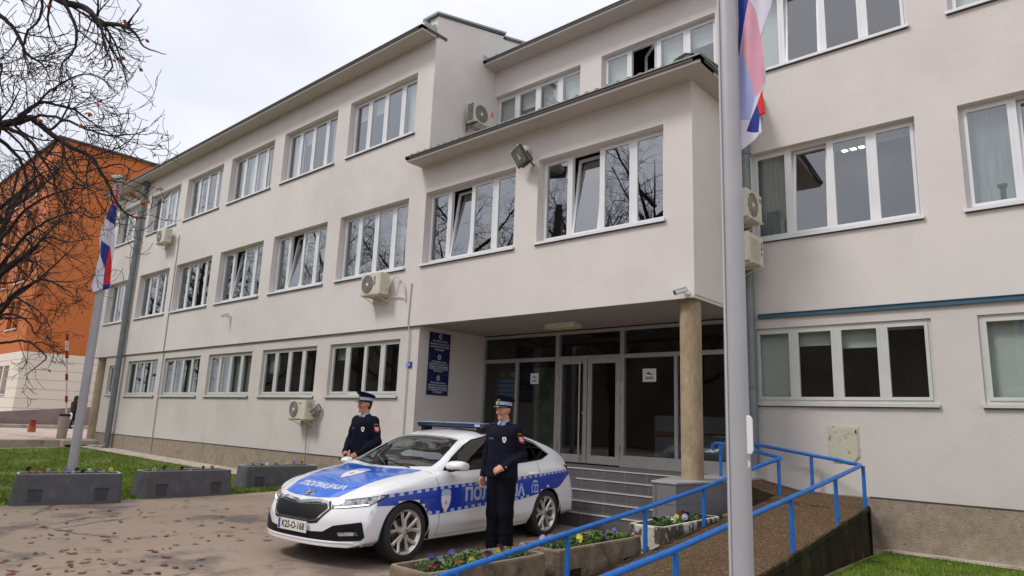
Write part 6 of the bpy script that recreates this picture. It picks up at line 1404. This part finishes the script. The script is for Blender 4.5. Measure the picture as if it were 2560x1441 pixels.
    for sx in (-1, 1):
        c.add([(0, .062, 1.485), (sx * .028, .060, 1.455), (sx * .066, .03, 1.515), (sx * .062, -.02, 1.565), (sx * .055, .02, 1.56), (sx * .012, .058, 1.522)], [(0, 1, 2, 3, 4, 5)])
    c.lathe([(.064, 1.50), (.062, 1.555)], 24, 0, Matrix.Translation((0, -.008, 0))); c.add([(-.012, .088, 1.40), (.012, .088, 1.40), (.05, .05, 1.505), (-.05, .05, 1.505)], [(0, 1, 2, 3)]); c.add([(0, .066, 1.53), (.045, .045, 1.545), (.062, .06, 1.49), (.028, .082, 1.475)], [(0, 1, 2, 3)]); c.add([(0, .066, 1.53), (-.045, .045, 1.545), (-.062, .06, 1.49), (-.028, .082, 1.475)], [(0, 1, 2, 3)]); c.build('shirt_collar', M_shirt, o, solid=.004)
    c = MB(); c.add([(-.015, .072, 1.505), (.015, .072, 1.505), (.011, .08, 1.48), (-.011, .08, 1.48), (-.02, .094, 1.42), (.02, .094, 1.42), (0, .098, 1.38)], [(0, 1, 2, 3), (3, 2, 5, 4), (4, 5, 6)]); c.build('tie', M_tie, o, solid=.006)
    # hair under the cap
    Hh = [(hd(0, -.022, .045), hd(0, -.012, .045), .0875, .0865, (1.08, .92, .95)), (hd(0, -.03, -.01), hd(0, -.03, -.03), .070, .062, (1.0, .95, 1)), (hd(0, .09, -.02), hd(0, .07, -.03), .085, .088, (1, 1, .8), -1), (hd(-.06, .045, .0), hd(.06, .045, .0), .055, .055, (1, 1, .9), -1), (hd(0, 0, -.14), hd(0, -.05, -.145), .09, .09, None, -1)]
    sdf_obj('hair', Hh, .008, M_hair, o, .015)
    # eyes, brows, mouth line
    c = MB()
    for sx in (-1, 1):
        e0 = Vector(hd(sx * .031, .0875, .012)); c.lathe([(0, .0), (.004, -.0), (.0115, -.006)], 12, 0, Matrix.Translation(e0) @ Matrix.Rotation(head_turn, 4, 'Z') @ Matrix.Rotation(R(-90), 4, 'X')); c.lathe([(0, .0012), (.0055, .0008)], 10, 1, Matrix.Translation(e0) @ Matrix.Rotation(head_turn, 4, 'Z') @ Matrix.Rotation(R(-90), 4, 'X'))
    c.build('eyes', [mat('eye_white', (.5, .48, .46), .3), M_black], o, smooth=True)
    c = MB(); c.tube([hd(-.046, .088, .036), hd(-.03, .098, .041), hd(-.014, .098, .037)], .004, 6); c.tube([hd(.046, .088, .036), hd(.03, .098, .041), hd(.014, .098, .037)], .004, 6); c.build('eyebrows', M_hair, o)
    c = MB(); c.tube([hd(-.020, .089, -.058), hd(0, .0945, -.0565), hd(.020, .089, -.058)], .0018, 6); c.build('mouth', mat('mouth_line', (.22, .06, .05), .6), o)
    # peaked cap
    Mc = Matrix.Translation(Vector(HCn) + Vector((0, 0, .058))) @ Matrix.Rotation(head_turn, 4, 'Z') @ Matrix.Translation((0, -.004, 0)) @ Matrix.Rotation(R(4), 4, 'X') @ Matrix.Scale(1.16, 4, (0, 1, 0))
    cap = MB()
    cap.lathe([(.087, -.022), (.090, .0), (.092, .052), (.101, .064), (.122, .080), (.126, .088), (.118, .097), (.07, .104), (0, .107)], 40, 0, Mc @ Matrix.Shear('XY', 4, (0, 0)) if False else Mc)
    for i in range(len(cap.v)):
        p = Mc.inverted() @ Vector(cap.v[i])
        if p.z > .06: p.z += p.y * .20 + .004; p.y += .004
        cap.v[i] = tuple(Mc @ p)
    co = cap.build('cap', M_cap, o, smooth=True, angle=60)
    n_ = 36; bd = MB(); vs = []
    for i in range(n_ + 1):
        a = 2 * math.pi * i / n_; vs += [Mc @ Vector((.0925 * math.cos(a), .0925 * math.sin(a), z)) for z in (.006, .026, .046)]
    for i in range(n_):
        for j in (0, 1): bd.m.append((i + j) % 2); bd.f.append((3 * i + j, 3 * i + 3 + j, 3 * i + 4 + j, 3 * i + 1 + j))
    bd.v = [tuple(p) for p in vs]; bd.build('cap_band', [M_band, M_bandb], co, fixn=False)
    vz = MB(); vs = []; N_ = 18
    for i in range(N_ + 1):
        a = R(18 + 144 * i / N_); e = math.sin((a - R(18)) / R(144) * math.pi); vs += [Mc @ Vector((.088 * math.cos(a), .088 * math.sin(a), .002)), Mc @ Vector(((.090 + .045 * e) * math.cos(a) * 1.0, (.090 + .045 * e) * math.sin(a), -.004 - .026 * e))]
    vz.add(vs, [(2 * i, 2 * i + 2, 2 * i + 3, 2 * i + 1) for i in range(N_)]); vz.build('cap_visor', M_visor, co, solid=.004, smooth=True)
    bg_ = MB(); bg_.add([Mc @ Vector((.014 * math.cos(a * .785), .096, .028 + .018 * math.sin(a * .785))) for a in range(8)], [tuple(range(8))]); bg_.add([Mc @ Vector((.02 * math.cos(a * .785), .0955 + .004 * (a % 2), .060 + .012 * math.sin(a * .785))) for a in range(8)], [tuple(range(8))]); bg_.build('cap_badge', M_gold2, co, solid=.004, fixn=False)
    # badges laid on the jacket
    dg = bpy.context.evaluated_depsgraph_get(); bpy.context.view_layer.update(); bmj = bmesh.new(); bmj.from_mesh(jo.data); tree = BVHTree.FromBMesh(bmj); bmj.free()
    def patch(name, pts, org, dirn, ux, uz, mt, off=.005, lab=None):
        mb = MB(); vs = []; org = Vector(org); dirn = Vector(dirn).normalized(); ux = Vector(ux); uz = Vector(uz)
        for a, b_ in pts:
            p = org + ux * a + uz * b_; h = tree.ray_cast(p - dirn * .35, dirn); vs.append((h[0] if h[0] else p) - dirn * off)
        cc = sum(vs, Vector()) / len(vs); mb.add([cc] + vs, [(0, i + 1, (i + 1) % len(vs) + 1) for i in range(len(vs))]); return mb.build(name, mt, jo, fixn=False, solid=.002)
    sh_ = [(-.024, .03), (0, .036), (.024, .03), (.022, -.005), (.012, -.026), (0, -.036), (-.012, -.026), (-.022, -.005)]
    patch('breast_badge', sh_, (-.092, .2, 1.325), (0, -1, 0), (1, 0, 0), (0, 0, 1), M_white, .006); patch('breast_badge_emblem', [(a * .35, b_ * .4) for a, b_ in sh_], (-.092, .2, 1.328), (0, -1, 0), (1, 0, 0), (0, 0, 1), mat('badge_mark', (.25, .12, .15), .5), .0085)
    patch('name_tag', [(-.04, -.008), (.04, -.008), (.04, .010), (-.04, .010)], (.095, .2, 1.335), (0, -1, 0), (1, 0, 0), (0, 0, 1), mat('tag_blue', (.06, .09, .26), .6), .006)
    # shoulder patches on the left sleeve: yellow-brown arc above a red shield
    ax_ = (eL - shL) / np.linalg.norm(eL - shL); base = Vector(shL + ax_ * .105); dirn = Vector((.80, -.60, 0)); uz = Vector(-ax_); ux = Vector((.6, .8, 0))
    dirn = Vector((.86, -.50, 0)); ux = Vector((.5, .86, 0))
    patch('sleeve_shield', [(-.034, .032), (.034, .036), (.036, -.02), (.026, -.042), (0, -.048), (-.026, -.044), (-.036, -.02)], base, dirn, ux, uz, mat('patch_red', (.48, .012, .03), .6), .006)
    patch('sleeve_shield_emblem', [(-.022, .022), (.022, .022), (.023, -.015), (0, -.03), (-.023, -.015)], base, dirn, ux, uz, mat('patch_white', (.62, .5, .5), .6), .009); patch('sleeve_shield_mark', [(-.01, 0), (0, .012), (.01, 0), (0, -.012)], base, dirn, ux, uz, mat('patch_red2', (.5, .02, .03), .6), .012)
    patch('sleeve_arc', [(-.034, -.004), (-.026, .018), (0, .026), (.026, .018), (.034, -.004), (0, .006)], base + uz * .052, dirn, ux, uz, mat('patch_ochre', (.26, .13, .02), .7), .007)
    # epaulettes, buttons
    c = MB()
    for sx in (-1, 1): c.box(sx * .085 if sx > 0 else -.165, sx * .165 if sx > 0 else -.085, -.03, .03, 1.508, 1.516)
    c2 = MB(); c2.box(-.155, -.135, -.02, .02, 1.512, 1.5195); c2.box(.135, .155, -.02, .02, 1.512, 1.5195)
    c.build('epaulette', M_tie, o, bevel=.003); c2.build('rank_mark', M_gold2, o)
    for i in range(4): patch('button', [(.006 * math.cos(a), .006 * math.sin(a)) for a in (0, 1.05, 2.1, 3.14, 4.2, 5.2)], (0.0, .2, 1.36 - i * .11), (0, -1, 0), (1, 0, 0), (0, 0, 1), M_black, .006)
    if hold:
        c = MB(); q = Vector(wR + dR / np.linalg.norm(dR) * .07); c.tube([q + Vector((-.03, .02, .03)), q + Vector((.02, .035, -.05))], .014, 10); c.build('held_gloves', M_black, o, smooth=True)
    return o
# right officer, left hand at the belt, right arm hanging
yaw = math.atan2(-.985, .17) - math.pi / 2
officer((-5.62, 6.2, -.045), yaw, R(-4), (V3(-.225, -.085, 1.165), V3(-.115, .165, 1.01), V3(.9, .25, -.35), V3(.1, -.9, -.4), .75), (V3(.235, -.035, 1.15), V3(.25, .03, .885), V3(.02, .12, -1), V3(-.8, .35, 0), .75),
        'person in navy uniform and peaked cap before the car door, hand at belt', 1)
o_ = officer((-8.30, 6.15, -.045), yaw, R(-14), (V3(-.255, -.02, 1.165), V3(-.10, .20, .985), V3(.85, .35, -.35), V3(.1, -.9, -.4), .8), (V3(.255, .0, 1.165), V3(.13, .215, 1.0), V3(-.75, .38, -.5), V3(0, -.9, -.3), .75),
        'person in navy uniform and peaked cap behind the car bonnet, hands clasped', 2, hold=True, skin=M_skin2)
o_.scale = (1.015, 1.015, 1.025)
# distant walker in a dark jacket carrying a white bag
w = pix(180, 1070, 34.); t = empty('person', (w.x, w.y, .44), 0.6); tag(t, 'small distant person in dark clothes walking past the orange building', 'person')
bp2 = [(V3(0, 0, 1.5), V3(0, .01, 1.52), .085, .085, (1, .95, .85)), (V3(0, .03, 1.44), V3(0, .06, 1.42), .05, .04, None), (V3(0, 0, 1.28), V3(0, 0, 1.42), .05, .05, None), (V3(-.12, 0, 1.25), V3(.12, 0, 1.25), .085, .085, None), (V3(0, 0, 1.2), V3(0, 0, .92), .15, .155, (1, 1.3, 1)), (V3(-.17, 0, 1.24), V3(-.2, .03, .98), .05, .042, None), (V3(-.2, .03, .98), V3(-.16, .16, .82), .042, .03, None), (V3(.17, 0, 1.24), V3(.2, .0, .98), .05, .042, None), (V3(.2, 0, .98), V3(.2, .08, .78), .042, .03, None), (V3(-.08, 0, .9), V3(-.09, .06, .48), .09, .065, None), (V3(-.09, .06, .48), V3(-.1, -.04, .08), .062, .045, None), (V3(.08, 0, .9), V3(.09, .02, .48), .09, .065, None), (V3(.09, .02, .48), V3(.1, .08, .08), .062, .045, None), (V3(-.1, -.04, .05), V3(-.1, .1, .04), .04, .04, None), (V3(.1, .08, .05), V3(.1, .22, .04), .04, .04, None)]
bp2 += [(a_[0], a_[1], a_[2], a_[3], a_[4], .008) for a_ in hand_prims(V3(-.16, .16, .82), V3(.1, .4, -1), V3(.6, 0, 0), .6, -1, 1.2)] + [(a_[0], a_[1], a_[2], a_[3], a_[4], .008) for a_ in hand_prims(V3(.2, .08, .78), V3(0, .2, -1), V3(-.6, .2, 0), .6, 1, 1.2)]
M_coat = mat('dark_coat', (.02, .014, .013), .9, bump=.3, bs=20); M_jean = mat('dark_jeans', (.012, .013, .022), .9)
sdf_obj('body', bp2, .014, [M_skin, M_jean], t, .03, paint=lambda c: 0 if (c[2] > 1.38 or (abs(c[0]) > .12 and c[2] < .9 and c[2] > .55)) else 1)
sdf_obj('coat', [(V3(-.13, 0, 1.26), V3(.13, 0, 1.26), .10, .10, None), (V3(0, 0, 1.2), V3(0, 0, .85), .18, .19, (1, 1.25, 1)), (V3(-.18, 0, 1.26), V3(-.21, .03, .98), .068, .06, None), (V3(-.21, .03, .98), V3(-.17, .15, .85), .058, .045, None), (V3(.18, 0, 1.26), V3(.21, 0, .98), .068, .06, None), (V3(.21, 0, .98), V3(.205, .07, .82), .058, .045, None)], .014, M_coat, t, .03)
sdf_obj('hair', [(V3(0, -.03, 1.52), V3(0, -.02, 1.53), .10, .10, (1, .95, .85)), (V3(0, -.06, 1.48), V3(0, -.08, 1.34), .08, .06, None), (V3(0, .10, 1.47), V3(0, .12, 1.45), .075, .075, None, -1)], .014, mat('long_hair', (.045, .022, .015), .8), t, .03)
b = MB(); b.prism([(-.14, 0), (.14, 0), (.16, .2), (.12, .3), (-.12, .3), (-.15, .2)], 'y', -.03, .03, 0, Matrix.Rotation(R(12), 4, 'Y')); o = b.build('bag', mat('white_bag', (.75, .72, .85), .7), bevel=.02, loc=(w.x + .12, w.y - .18, .44 + .48)); tag(o, 'small white carrier bag held by the distant walker', 'bag')
